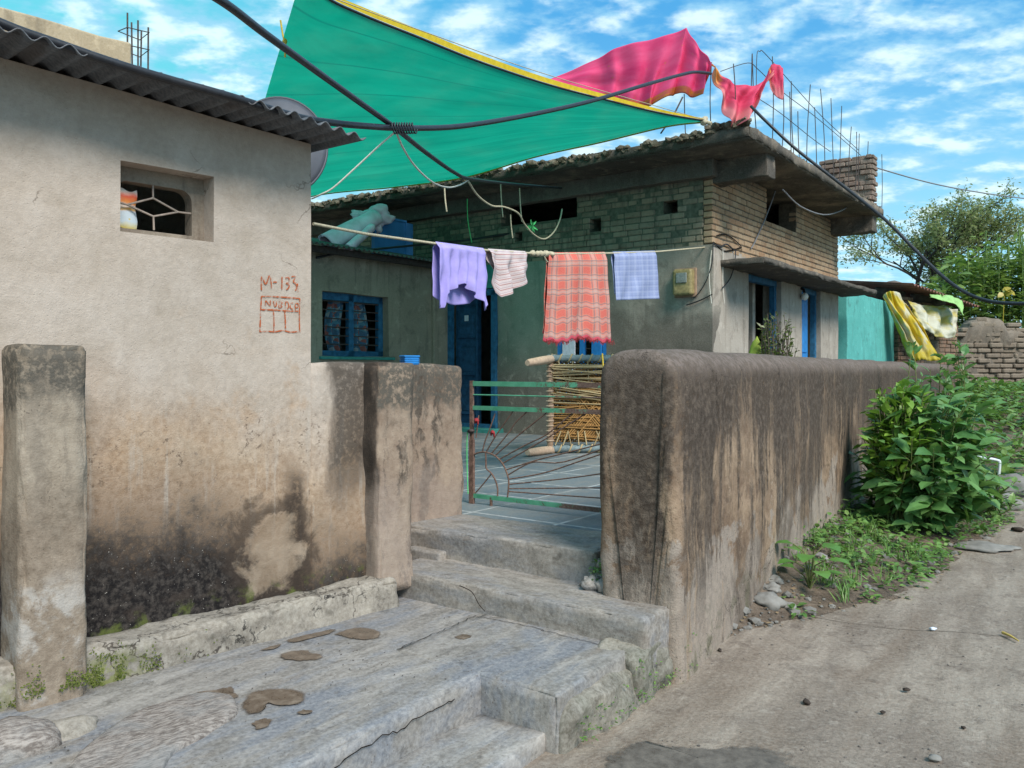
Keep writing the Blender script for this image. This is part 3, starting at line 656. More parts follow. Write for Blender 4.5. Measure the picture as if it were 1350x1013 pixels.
def stripes(name, fn, transl=.15):
    m, k = newmat(name); uv = k.uv(); u_, v_, _ = k.sep(uv); c = fn(k, u_, v_, uv)
    n = k.noise(k.obj(), 220, 2, .6); c = k.mix(.12, c, k.ramp(n, [(.3, (.1, .1, .1)), (.7, (.9, .9, .9))]))
    k.out(c, .92, k.bump(n, .2, .002), spec=.08, transl=(transl,)); M[name] = m
def band(k, x, freq, a, b, soft=.03):
    f = k.math('FRACT', k.math('MULTIPLY', x, freq)); f = k.math('ABSOLUTE', k.math('SUBTRACT', f, (a+b)/2)); return k.sm(f, (b-a)/2+soft, (b-a)/2-soft)
def plaid(k, u, v, uv):
    c = k.mix(0, (.74, .13, .085), (.74, .13, .085))
    for x, fq in ((u, 4.6), (v, 6.2)):
        c = k.mix(k.math('MULTIPLY', band(k, x, fq, .22, .78), .26), c, (.84, .40, .24))
        c = k.mix(k.math('MULTIPLY', band(k, x, fq, .42, .58, .05), .33), c, (.48, .52, .50))
        c = k.mix(k.math('MULTIPLY', band(k, x, fq, .29, .36), .6), c, (.09, .16, .20)); c = k.mix(k.math('MULTIPLY', band(k, x, fq, .64, .71), .6), c, (.09, .16, .20))
    c = k.mix(k.math('MULTIPLY', band(k, v, 1, .005, .045, .01), .9), c, (.62, .02, .07)); return c
def shirtst(k, u, v, uv):
    c = k.mix(0, (.66, .55, .53), (.66, .55, .53))
    c = k.mix(k.math('MULTIPLY', band(k, v, 9, .2, .38), .8), c, (.40, .13, .12)); c = k.mix(k.math('MULTIPLY', band(k, v, 9, .62, .74), .6), c, (.36, .22, .30)); return c
def towel(k, u, v, uv):
    c = k.mix(0, (.30, .36, .60), (.30, .36, .60))
    for x, fq in ((u, 7), (v, 9)):
        c = k.mix(k.math('MULTIPLY', band(k, x, fq, .3, .55), .35), c, (.48, .53, .72)); c = k.mix(k.math('MULTIPLY', band(k, x, fq, .75, .82), .5), c, (.17, .20, .42))
    return c
stripes('plaid_cloth', plaid); stripes('striped_shirt', shirtst); stripes('towel_cloth', towel)
def floral(k, u, v, uv):
    q = k.vor(k.scale(uv, (7, 16, 1)), 1.0, out='Color'); r_, g_, b_ = k.sep(q)
    return k.ramp(r_, [(.0, (.03, .12, .22)), (.4, (.06, .24, .34)), (.6, (.30, .07, .05)), (.8, (.30, .34, .36)), (1, (.02, .05, .10))], 'CONSTANT')
stripes('floral_curtain', floral, .1)
m, k = newmat('tarp_yellow'); uv = k.uv(); u_, v_, _ = k.sep(uv); n1 = k.noise(uv, 3.5, 5, .6, .3); n2 = k.noise(k.obj(), 5, 5, .6)
c = k.mix(k.sm(n1, .38, .54), (.64, .60, .44), (.70, .52, .04)); c = k.mix(k.math('MULTIPLY', k.sm(v_, .35, .05), .8), c, (.58, .46, .05))
k.out(c, .55, k.bump(n2, .3, .02), spec=.35, transl=(.3,)); M['tarp_yellow'] = m
m, k = newmat('tarp_pale'); uv = k.uv(); u_, v_, _ = k.sep(uv); n1 = k.noise(uv, 3.0, 5, .6, .3); n2 = k.noise(k.obj(), 5, 5, .6)
c = k.mix(k.sm(n1, .46, .62), (.66, .64, .52), (.60, .50, .14)); c = k.mix(k.math('MULTIPLY', k.sm(u_, .25, .02), .8), c, (.58, .46, .05))
k.out(c, .55, k.bump(n2, .3, .02), spec=.35, transl=(.3,)); M['tarp_pale'] = m
simple('lime_cloth', (.36, .60, .22), .8, .15, 6, transl=(.2,))
simple('sack_lime', (.42, .50, .08), .7, .2, 8, transl=(.15,))
simple('sheet_blue_white', (.85, .64, .76), .55, .25, 5, bump=.3)
simple('sheet_blue', (.05, .20, .34), .55, .25, 5, bump=.2)
simple('board_blue', (.05, .19, .46), .5, .2, 5, bump=.1)
m, k = newmat('packet_print'); v = k.obj(); x, y, z = k.sep(v); n1 = k.noise(v, 26, 3, .6); zz = k.math('ADD', z, k.math('MULTIPLY', k.math('SUBTRACT', n1, .5), .035))
c = k.ramp(zz, [(0, (.80, .60, .10)), (.03, (.62, .70, .74)), (.07, (.66, .72, .76)), (.078, (.90, .45, .08)), (.092, (.86, .80, .75)), (.104, (.90, .30, .05)), (.13, (.85, .12, .05)), (.152, (.92, .75, .62))])
sc = k.sm(k.vor(v, 28), .18, .10); c = k.mix(k.math('MULTIPLY', sc, .8), c, (.74, .52, .03)); k.out(c, .4, None, spec=.4); M['packet_print'] = m

m, k = newmat('weave'); uv = k.uv(); u_, v_, _ = k.sep(uv); n1 = k.noise(uv, 30, 4, .6)
p1 = k.math('ADD', k.math('MULTIPLY', u_, 40), k.math('ADD', k.math('MULTIPLY', v_, 26), k.math('MULTIPLY', n1, 1.2))); p2 = k.math('SUBTRACT', k.math('MULTIPLY', u_, 40), k.math('ADD', k.math('MULTIPLY', v_, 26), k.math('MULTIPLY', n1, 1.2)))
w1 = k.math('ABSOLUTE', k.math('SUBTRACT', k.math('FRACT', p1), .5)); w2 = k.math('ABSOLUTE', k.math('SUBTRACT', k.math('FRACT', p2), .5))
h = k.math('MAXIMUM', k.math('SUBTRACT', .5, w1), k.math('SUBTRACT', .5, w2))
c = k.mix(k.sm(h, .25, .48), (.06, .032, .012), k.ramp(n1, [(.3, (.27, .145, .045)), (.7, (.45, .30, .13))]))
k.out(c, .9, k.bump(h, .8, .01), spec=.1, alpha=k.sm(h, .17, .24)); M['weave'] = m
# leaves
def leafmat(name, cols, transl=.35, rough=.42, own=.6):
    m, k = newmat(name); i = k.island(); n = k.noise(k.obj(), 9, 3, .6)
    c = k.ramp(i, [(j/(len(cols)-1), q) for j, q in enumerate(cols)])
    c = k.mix(.25, c, k.ramp(n, [(.35, tuple(q*.5 for q in cols[0])), (.65, cols[-1])]))
    tc = k.mix(own, c, (.16, .26, .03)); k.out(c, rough, None, spec=.5, transl=(transl, tc)); M[name] = m
leafmat('leaf_broad', [(.055, .145, .045), (.09, .24, .065), (.15, .33, .09), (.23, .42, .14)])
leafmat('leaf_lime', [(.15, .29, .035), (.23, .40, .05), (.33, .50, .08), (.17, .33, .045)])
leafmat('leaf_weed', [(.06, .15, .035), (.11, .25, .05), (.18, .35, .08), (.26, .39, .11)])
leafmat('leaf_seedling', [(.10, .26, .045), (.14, .33, .06), (.17, .36, .08)])
leafmat('leaf_tree', [(.19, .24, .085), (.27, .32, .12), (.36, .40, .17), (.42, .43, .22)], .5, .6, .3)
leafmat('leaf_tall', [(.11, .20, .05), (.17, .29, .075), (.25, .38, .10), (.31, .40, .12)], .45)
leafmat('leaf_pot', [(.09, .12, .03), (.15, .19, .05), (.22, .25, .08), (.12, .15, .04)], .3)
leafmat('leaf_yellow', [(.45, .33, .03), (.5, .4, .05)], .3)
leafmat('moss_tuft', [(.09, .12, .02), (.15, .19, .03), (.2, .23, .05)], .3, .8)
# ---------------------------------------------------------------- frames of the place
Lf = Frame(-2.331, 2.189, .6845, .729)     # left house front wall (y=0), x along it
Sf = Frame(.184, 2.865, .581, .814)        # steps and platform
Rf = Frame(.68, 3.45, .527, .85)           # right compound wall, street face y=0
Hf = Frame(2.25, 9.27, .601, .799)         # main house: corner at 0,0; side face y=0, front face x=0
Gf = Frame(-.255, 5.25, .78, -.56)         # gate
COURT = .47
SWAP = Matrix(((0, 1, 0, 0), (1, 0, 0, 0), (0, 0, 1, 0), (0, 0, 0, 1)))
_ico = {}
def rock(mb, c, size, seed=0, amp=.3, sub=2, rz=None):
    if sub not in _ico:
        bm = bmesh.new(); bmesh.ops.create_icosphere(bm, subdivisions=sub, radius=1); bm.verts.ensure_lookup_table()
        _ico[sub] = ([v.co.copy() for v in bm.verts], [tuple(v.index for v in f.verts) for f in bm.faces]); bm.free()
    vs, fs = _ico[sub]; c = Vector(c); a = random.random()*6.3 if rz is None else rz; ca, sa = math.cos(a), math.sin(a); out = []
    for p in vs:
        q = p*(1+amp*noise.noise(p*1.3+Vector((seed, seed*2.3, 1)))+amp*.4*noise.noise(p*3.7+Vector((seed, 3, seed))))
        q = Vector((q.x*size[0], q.y*size[1], q.z*size[2])); out.append(c+Vector((q.x*ca-q.y*sa, q.x*sa+q.y*ca, q.z)))
    mb.add(out, fs, True)

# ---------------------------------------------------------------- ground, street, bank
mb = MB(); mb.grid(lambda u, v: V(-90+180*u, -40+200*v, -.06), 6, 6); struct(mb.build('ground', M['soil']))
def hstreet(x, y):
    return .010*noise.noise(Vector((x*.9, y*.9, 0)))+.006*noise.noise(Vector((x*3.1, y*3.1, 4)))+.002*noise.noise(Vector((x*9, y*9, 2)))
mb = MB(); mb.grid(lambda u, v: (lambda x, y: V(x, y, hstreet(x, y)))(-2.5+17*u, .2+13.5*v), 240, 210); struct(mb.build('street', M['street_concrete']))
def hbank(x, y):
    l = Rf.loc((x, y, 0)); t = max(0, min(1, (y-9.3-.10*(x-6))/8.5)); s_ = t*t*(3-2*t)
    return .85*s_+.07*noise.noise(Vector((x*.8, y*.8, 7)))*min(1, t*6)-.03*(1-min(1, t*8))
mb = MB()
def bankpt(u, v):
    t = 5.2+16*u; q = Rf.w(t, .05-12*v); return V(q.x, q.y, hbank(q.x, q.y))
mb.grid(bankpt, 80, 60); struct(mb.build('bank', M['soil']))
WT = [(0.6, .02), (.9, .10), (1.88, .62), (3.1, .86), (5, 1.15), (7, 1.3), (9, 1.5)]
def strip_w(t): return interp(WT, t)
def hstrip(t, q):       # q = 0 at the wall .. 1 at the street
    w_ = strip_w(t)
    return (.15*max(0, 1-q)**1.2)*min(1, w_/.5) + .03*noise.noise(Vector((t*3, q*w_*3, 1)))*(1-q) + .014*noise.noise(Vector((t*11, q*w_*11, 1))) - .012*q+.008
mb = MB()
def strippt(u, v):
    t = .6+8.2*u; w_ = strip_w(t)*(1+.14*noise.noise(Vector((t*2.3, 0, 5)))); q = Rf.w(t, .03-w_*v); return V(q.x, q.y, hstrip(t, v))
mb.grid(strippt, 170, 26); struct(mb.build('soil', M['soil']))

# ---------------------------------------------------------------- platform and steps
mb = MB()
mb.rbox((-3.2, .33, -.1), (.62, 2.5, .203), .012, .04, .0025, 3, 1, chip=.03)
mb.rbox((-.05, 0, -.1), (.62, .775, .2065), .012, .03, .0025, 3, 4, chip=.035)
mb.rbox((-3.2, .045, -.1), (-.045, .36, .062), .010, .04, .003, 3, 8, chip=.02)
o = mb.build('platform', M['platform_concrete'], fr=Sf); struct(o)
mb = MB(); mb.rbox((-.02, -.045, -.1), (.80, .2, .165), .05, .035, .035, 6, 2); mb.rbox((.45, -.05, .0), (.95, .15, .215), .04, .03, .035, 7, 5)
o = mb.build('footing', M['footing_stone'], fr=Sf); struct(o)
steps = empty('steps', Sf); tag(steps, 'worn grey concrete steps climbing from the platform to the gate', 'steps')
mb = MB(); mb.rbox((.54, -.04, .1), (1.02, 1.42, .323), .010, .026, .008, 4, 3, chip=.03); mb.build('step', M['step_concrete'], steps)
mb = MB(); mb.rbox((.885, .395, .25), (1.35, 1.62, .47), .012, .026, .010, 4, 6, chip=.04); mb.build('step', M['step_concrete'], steps)
mb = MB(); mb.rbox((.83, 1.28, .25), (1.0, 1.52, .365), .015, .05, .006, 5, 6); mb.build('end_block', M['step_concrete'], steps)
mb = MB()
for i in range(16): rock(mb, (.80+random.uniform(0, .14), .27+random.uniform(0, .13), .33+random.uniform(-.01, .09)*(1 if i % 2 else .3)), [random.uniform(.02, .05) for _ in range(3)], i, .4)
mb.build('broken_edge', M['step_concrete'], steps)
# cracks
def crack(pts, z, w_, parent=None, fr=None, nrm=(0, 0, 1), up=None):
    mb = MB(); q = []
    for a, b in zip(pts, pts[1:]):
        n_ = max(3, int((Vector(b)-Vector(a)).length/.02))
        for j in range(n_):
            p = Vector(a).lerp(Vector(b), j/n_); q.append(p+Vector((random.uniform(-1, 1), random.uniform(-1, 1), 0))*.006 if up is None else p+Vector((random.uniform(-1, 1)*.006, 0, random.uniform(-1, 1)*.006)))
    q.append(Vector(pts[-1])); mb.strip(q, nrm, w_); return mb
def onz(px, py, z):
    d = (EYE-z)*F/(py-HY); return P(px, py, d)
cr = MB()
for zz, w_, L in ((.2095, .0035, [(523, 856), (545, 846), (580, 832), (628, 811)]), (.2095, .003, [(628, 812), (700, 826), (770, 845), (835, 858)])):
    pts = [Sf.loc(onz(a, b, zz)) for a, b in L]; c_ = crack(pts, zz, w_); cr.add(c_.v, c_.f)
o = cr.build('platform_crack', M['crack_dark'], fr=Sf); struct(o)
cr = MB(); L = [(600, 923), (570, 935), (545, 950), (530, 962), (505, 970), (470, 992), (440, 1013)]
pts = []
for a, b in L:
    x_, z_ = Sf.hit(a, b, .322); pts.append((x_, .321, z_))
c_ = crack(pts, 0, .0042, nrm=(0, 1, 0), up=1); o = c_.build('platform_crack', M['crack_dark'], fr=Sf); struct(o)
L = [(606, 772), (622, 780), (632, 797), (640, 806)]; pts = [(.528, Sf.hitx(a, b, .53)[0], Sf.hitx(a, b, .53)[1]) for a, b in L]
mb2 = MB(); mb2.strip(smooth_path(pts, 5), (1, 0, 0), .004); mb2.build('crack', M['crack_dark'], steps)
# puddles: px outlines on the platform
def blob(name, outline, z, mat, n_=5, jit=.004, follow=False):
    pts = [onz(a, b, z) for a, b in outline]; pts = smooth_path(pts+[pts[0]], n_)[:-1]
    pts = [p+Vector((random.uniform(-jit, jit), random.uniform(-jit, jit), 0)) for p in pts]
    c0 = sum(pts, Vector())/len(pts); mb = MB(); n0 = len(pts)
    mb.grid(lambda u, v: (pts[int(round(u*n0)) % n0]-c0)*(1.10-.34*v), n0, 5); o5 = 5*(n0+1); mb.f.append(tuple(range(o5, o5+n0))); mb.sm.append(False)
    if follow:
        ins = [(1.1, 0), (.76, .34), (.5, .6), (.28, .8), (.12, .95)]; mb = MB(); mb.grid(lambda u, v: (lambda q: Vector((q.x, q.y, hstreet(q.x+c0.x, q.y+c0.y)+.005-c0.z)))((pts[int(round(u*n0)) % n0]-c0)*(1.10-1.09*v)), n0, 22)
    o = mb.build(name, M[mat]); o.location = c0; struct(o); return o
ZP = .2075
blob('puddle', [(318, 928), (330, 913), (352, 908), (380, 907), (402, 914), (398, 926), (375, 930), (352, 927), (345, 938), (325, 941)], ZP, 'wet_mud')
blob('puddle', [(258, 912), (285, 909), (306, 905), (309, 913), (316, 918), (298, 923), (280, 920)], ZP, 'wet_mud')
blob('puddle', [(368, 862), (385, 858), (404, 857), (412, 861), (426, 863), (420, 869), (395, 871), (372, 868)], ZP, 'wet_mud')
blob('puddle', [(440, 836), (458, 829), (480, 827), (500, 832), (498, 841), (470, 843)], ZP, 'wet_mud')
blob('puddle', [(378, 843), (410, 835), (440, 829), (438, 834), (405, 843), (382, 847)], ZP, 'wet_mud')
blob('puddle', [(332, 953), (345, 947), (358, 949), (352, 958), (338, 961)], ZP, 'wet_mud')
blob('puddle', [(598, 840), (610, 836), (622, 838), (612, 843)], ZP+.0025, 'wet_mud')
blob('puddle', [(342, 857), (360, 851), (372, 849), (362, 855)], ZP, 'wet_mud')
blob('puddle', [(390, 940), (400, 935), (412, 937), (404, 941)], ZP, 'wet_mud', 3)
blob('puddle', [(795, 1000), (822, 985), (850, 979), (880, 984), (930, 987), (985, 984), (1020, 988), (1048, 1005), (1060, 1030), (930, 1045), (800, 1030)], .005, 'wet_street', 6, .008, True)
L_ = [(905, 800), (980, 806), (1060, 812), (1130, 822), (1200, 830), (1290, 836), (1380, 845)]
q_ = []
for p in smooth_path([onz(a, b, 0) for a, b in L_], 10):
    p = p+noise.noise_vector(p*6)*.02; q_.append(V(p.x, p.y, hstreet(p.x, p.y)+.003))
mb = MB(); mb.strip(q_, (0, 0, 1), .004); o = mb.build('street_crack', M['soil']); struct(o)
# flat stones set in the platform
mb = MB(); c0 = onz(195, 975, .2); Lst = [(90, 1013), (120, 985), (175, 945), (240, 921), (290, 918), (315, 935), (300, 955), (250, 985), (215, 1010), (200, 1060), (120, 1060)]
pts = [onz(a, b, .2) for a, b in Lst]; pts = smooth_path(pts+[pts[0]], 3)[:-1]; pts = [p+noise.noise_vector(p*9)*.02 for p in pts]; n_ = len(pts); cc = sum(pts, Vector())/n_
rings = [(1.03, -.03), (1.0, .004), (.97, .012), (.9, .016), (.75, .018), (.6, .019), (.45, .019), (.3, .02), (.15, .02)]
vs = []
for s_, h_ in rings:
    for p in pts:
        q = cc+(p-cc)*s_; vs.append(Vector((q.x, q.y, .2+h_+.010*noise.noise(q*7)+.005*noise.noise(q*19))))
fs = [(a*n_+i, a*n_+(i+1) % n_, (a+1)*n_+(i+1) % n_, (a+1)*n_+i) for a in range(len(rings)-1) for i in range(n_)]+[tuple(range((len(rings)-1)*n_, len(rings)*n_))]
mb.add(vs, fs, True); o = mb.build('flat_stone', M['platform_boulder'], loc=(cc.x, cc.y, .2)); tag(o, 'broad flat rough stone bedded in the platform below the plaster house', 'stone')
mb = MB(); p = onz(18, 985, .2); rock(mb, (p.x, p.y, .2), (.13, .12, .075), 3, .18, 3, .4); o = mb.build('round_stone', M['platform_boulder'], loc=(p.x, p.y, .2)); tag(o, 'rounded bluish grey stone at the foot of the stubby pillar', 'stone')
mb = MB(); p = onz(75, 968, .2); rock(mb, (p.x, p.y, .19), (.13, .07, .05), 9, .25, 3, .9); o = mb.build('low_stone', M['ledge_stone'], loc=(p.x, p.y, .2)); tag(o, 'low pale stone between the rounded stone and the broad flat stone', 'stone')

# ---------------------------------------------------------------- left house
house1 = empty('plastered_house', Lf); tag(house1, 'low plastered house with black mould at its foot and a grilled vent window', 'house')
wx0, wz0 = 1.256, 1.836; wx1, wz1 = 1.627, 2.103
mb = MB(); mb.wallgrid(-1.6, 2.087, .15, 2.35, [(wx0, wx1, wz0, wz1)], 0, .2, .07, .003, 2.2, 3, topfn=lambda x: 2.322+.044*(2.19-x)); mb.build('wall', M['house_plaster'], house1, smooth=False)
mb = MB(); mb.box((1.90, .2, .1), (2.085, 2.6, 2.36)); mb.box((-1.6, .2, .1), (-1.42, 2.6, 2.36)); mb.box((-1.42, 2.4, .1), (1.9, 2.6, 2.40)); mb.build('side_wall', M['house_plaster'], house1)
# ledge
xe = Lf.hit(526, 780, -.14)[0]
mb = MB(); mb.rbox((-1.6, -.145, .1), (xe, .03, .335), .022, .022, .020, 6, 2, chip=.05)
o = mb.build('ledge', M['ledge_stone'], house1)
# window
win = MB(); cx_, cz_ = (wx0+wx1)/2, (wz0+wz1)/2
ix0, ix1, iz0, iz1, rr = wx0+.012, wx1-.052, wz0+.028, wz1-.055, .05
inner = []
def arc(cx, cz, a0, a1, r): return [(cx+r*math.cos(a0+(a1-a0)*j/8), cz+r*math.sin(a0+(a1-a0)*j/8)) for j in range(9)]
inner += arc(ix1-rr, iz1-rr, 0, R(90), rr)+arc(ix0+rr, iz1-rr, R(90), R(180), rr)+[(ix0, iz0+(iz1-rr-iz0)*j/6) for j in range(5, -1, -1)]+[(ix0+(ix1-ix0)*j/8, iz0) for j in range(1, 9)]+[(ix1, iz0+(iz1-rr-iz0)*j/6) for j in range(1, 6)]
n_ = len(inner); mx, mz = (ix0+ix1)/2, (iz0+iz1)/2
def outr(p):
    dx, dz = p[0]-mx, p[1]-mz; s_ = min((wx1+.03-mx if dx > 0 else mx-wx0+.03)/max(abs(dx), 1e-6), (wz1+.03-mz if dz > 0 else mz-wz0+.03)/max(abs(dz), 1e-6)); return (mx+dx*s_, mz+dz*s_)
outer = [outr(p) for p in inner]
vs = [V(p[0], .085, p[1]) for p in outer]+[V(p[0], .085, p[1]) for p in inner]+[V(p[0], .145, p[1]) for p in inner]
fs = [(i, (i+1) % n_, n_+(i+1) % n_, n_+i) for i in range(n_)]+[(n_+i, n_+(i+1) % n_, 2*n_+(i+1) % n_, 2*n_+i) for i in range(n_)]
win.add(vs, fs); wf = win.build('window_frame', M['frame_plaster'], house1)
mb = MB()
def z6(a, b, y=.094):
    x_, z_ = Lf.hit(140+a*.1382, 190+b*.1382, y); return (x_, y, z_)
for L in ([(445, 375), (447, 515)], [(447, 515), (200, 578), (110, 555)], [(447, 515), (685, 648), (850, 668)], [(200, 578), (450, 690)], [(685, 648), (450, 690)], [(450, 690), (455, 820)]):
    mb.tube([z6(a, b) for a, b in L], .0042, 6)
mb.build('grille', M['grille_iron'], wf)
# packet behind the grille
a = Lf.hit(157, 299, .115); b = Lf.hit(178, 245, .115); pw = b[0]-a[0]+.02; ph = .155
mb = MB()
def pk(u, v, s_):
    bul = math.sin(math.pi*u)**.6*math.sin(math.pi*min(1, v*1.0))**.5
    return V(-pw/2+pw*u+.004*math.sin(v*9), s_*.013*bul, ph*v+.006*math.sin(u*7))
mb.grid(lambda u, v: pk(u, v, -1), 12, 14); mb.grid(lambda u, v: pk(u, v, 1), 12, 14)
pk_o = mb.build('packet', M['packet_print']); q = Lf.w(a[0]-.012+pw/2, .122, wz0+.03); pk_o.location = q; pk_o.rotation_euler = (0, 0, Lf.a); tag(pk_o, 'orange and white printed packet standing inside the vent window', 'packet')
# roof sheet
mb = MB()
def roofz(x, y): return 2.322+.044*(2.19-x)+.05*(y+.28)+.0125*math.cos(2*math.pi*x/.076)+.006*noise.noise(Vector((x*2, y, 0)))
mb.grid(lambda u, v: (lambda x, y: V(x, y, roofz(x, y)))(-1.7+3.89*u, -.28-.012*math.sin(u*23)+3.1*v), 460, 6); mb.build('roof', M['tin_grey'], house1, solid=.004)
mb = MB(); mb.bar((-1.6, .12, 2.50), (2.06, .12, 2.34), .16, .05); mb.build('eave_beam', M['bark_dark'], house1)
# painted house number
num = MB()
def z7(a, b):
    x_, z_ = Lf.hit(330+a*.0988, 350+b*.0988, -.0042); return (x_, -.0042, z_)
def stroke(L, w_=.0062): num.strip(smooth_path([z7(a, b) for a, b in L], 5), (0, 1, 0), w_)
for L in ([(150, 330), (152, 150), (205, 250), (262, 130), (285, 305)], [(305, 222), (355, 222)], [(425, 150), (420, 320)], [(470, 165), (515, 160), (512, 225), (480, 240), (520, 255), (510, 300), (480, 325)],
          [(550, 150), (600, 150), (575, 215), (610, 245), (620, 300), (600, 335)], [(630, 240), (640, 355)],
          [(150, 412), (300, 415), (480, 425), (662, 440)], [(150, 410), (140, 600), (128, 890)], [(662, 440), (655, 660), (660, 890)], [(145, 590), (300, 592), (470, 605), (640, 610)],
          [(130, 885), (240, 880), (330, 885), (430, 868), (540, 888), (660, 880)], [(308, 595), (318, 740), (315, 870)], [(460, 605), (468, 740), (470, 870)]): stroke(L)
for L in ([(205, 535), (208, 470), (262, 535), (268, 465)], [(310, 475), (322, 540), (345, 535), (352, 475)], [(385, 475), (383, 560), (425, 550), (400, 520), (428, 500), (385, 478)], [(470, 485), (472, 580), (510, 560), (505, 495), (470, 485)], [(570, 500), (540, 510), (535, 560), (568, 585)], [(605, 610), (602, 510), (640, 515), (632, 555), (604, 560)]): stroke(L, .0050)
num.build('house_number', M['red_chalk'], house1)
# stubby pillar
xa = Lf.hit(27, 700, -.2)[0]; xb = Lf.hit(117, 700, -.2)[0]
mb = MB(); mb.rbox((xa, -.2, .1), (xb, .03, 1.40), .018, .03, .010, 3, 5, chip=.03); o = mb.build('stubby_pillar', M['pillar_plaster'], fr=Lf); tag(o, 'short grey plaster pillar with a blackened cap against the mouldy house wall', 'pillar')
# moss tufts at its foot
mb = MB()
for i in range(1800):
    t = random.gauss(xa+.18, .16); zz = .205+abs(random.gauss(0, .055)); on = xa < t < xb and zz > .24; y_ = (-.203 if on else -.150)+random.gauss(0, .004)
    if noise.noise(Vector((t*14, zz*14, 2))) < -.02: continue
    mb.leaf(V(t, y_, zz), (random.gauss(0, .7), -.5, random.gauss(.4, .6)), (random.random()-.5, -1, .2), random.uniform(.005, .011), .006, simple=True)
o = mb.build('moss', M['moss_tuft'], fr=Lf); stuff(o, 'yellow green moss at the foot of the stubby pillar', 'moss')

# ---------------------------------------------------------------- left courtyard wall
yw = empty('courtyard_wall', Lf); tag(yw, 'weathered low courtyard wall with a buttress left of the steps', 'wall')
x1_ = Lf.hit(500, 600, -.02)[0]; pb0 = Lf.hit(498, 600, -.1)[0]; pb1 = Lf.hit(546, 600, -.1)[0]; xc = Lf.hit(608, 600, .36)[0]
mb = MB(); mb.rbox((2.07, .0015, .2), (x1_+.05, .22, 1.345), .022, .03, .012, 3.5, 2, chip=.03); mb.build('wall', M['house_plaster'], yw)
mb = MB(); mb.rbox((pb0, -.1, .25), (pb1, .34, 1.347), .016, .03, .012, 4, 7, chip=.03); mb.build('buttress', M['yard_plaster'], yw)
mb = MB(); mb.rbox((pb1-.15, .33, .2), (xc, .62, 1.342), .03, .03, .012, 4, 11, chip=.03); mb.build('end_wall', M['yard_plaster'], yw)
q = P(540, 478, 4.62); bx = MB(); bx.rbox((-.045, -.03, 0), (.045, .03, .05), .008, .04); bx.rbox((-.049, -.034, .043), (.049, .034, .054), .004, .04)
for j in range(3): bx.box((-.047, -.032, .010+j*.011), (.047, .032, .014+j*.011))
o = bx.build('plastic_box', M['bright_blue']); o.location = (q.x, q.y, 1.340); o.rotation_euler = (0, 0, .6); tag(o, 'small bright blue plastic box on top of the low courtyard wall', 'box')

# neighbour's wall behind the roof, with column bars
nw = empty('rear_wall', Lf); tag(nw, 'tan plastered upper wall of the building behind the tin roof with bare column bars', 'wall')
ya = 3.0; xr, zr = Lf.hit(173, 59, ya); xl, zl = Lf.hit(0, 5, ya); zt_ = (zr+zl)/2
mb = MB(); mb.rbox((-3.5, ya, 0), (xr, ya+.3, zt_), .02, .2, .02, 2, 4); mb.build('wall', M['parapet_plaster'], nw)
xq, zq = Lf.hit(185, 92, ya+.1)
mb = MB(); mb.rbox((xr+.01, ya+.02, 0), (xr+.42, ya+.28, zq-.05), .02, .2, .02, 2, 4); mb.build('column_stub', M['parapet_plaster'], nw)
for (a_, top, dy) in ((168, 17, .06), (175, 30, .2), (182, 27, .06), (185, 40, .22), (195, 36, .1)):
    x_, z_ = Lf.hit(a_, top, ya+dy); mb = MB(); mb.tube([(x_, ya+dy, zq-.2), (x_+random.uniform(-.01, .01), ya+dy, z_)], .0062, 6); mb.build('rebar', M['rebar_steel'], nw)
for zz in (.14, .27):
    mb = MB(); xa_ = Lf.hit(167, 60, ya+.06)[0]; xb_ = Lf.hit(196, 60, ya+.06)[0]; z0_ = zq+zz; mb.tube([(xa_, ya+.05, z0_), (xb_, ya+.05, z0_+.01), (xb_, ya+.22, z0_), (xa_, ya+.22, z0_+.02), (xa_, ya+.05, z0_)], .004, 5); mb.build('stirrup', M['rebar_steel'], nw)

# satellite dish on the side wall
c_ = P(370, 192, 4.45); dish = empty('satellite_dish', loc=c_); nrm = (Vector((.25, -1, .18))).normalized()
dish.rotation_euler = nrm.to_track_quat('Z', 'Y').to_euler(); tag(dish, 'dark grey satellite dish behind the corner of the tin roof', 'satellite dish')
mb = MB(); RD = .262
mb.grid(lambda u, v: V(RD*v*math.cos(u*2*math.pi)*.93, RD*v*math.sin(u*2*math.pi)*1.06, .055*(1-v*v)), 48, 10); mb.build('reflector', M['dish_grey'], dish, solid=.004)
mb = MB(); mb.tube([V(RD*.93*math.cos(t*math.pi/24), RD*1.06*math.sin(t*math.pi/24), 0) for t in range(49)], .007, 6); mb.build('rim', M['dish_grey'], dish)
Mi = dish.rotation_euler.to_matrix().transposed(); wq = Lf.w(2.085, .95, 2.28); lp = Mi @ (wq-c_)
mb = MB(); mb.tube([V(0, 0, -.01), V(0, -.02, -.10), lp], .016, 8); mb.build('mount', M['rebar_steel'], dish)

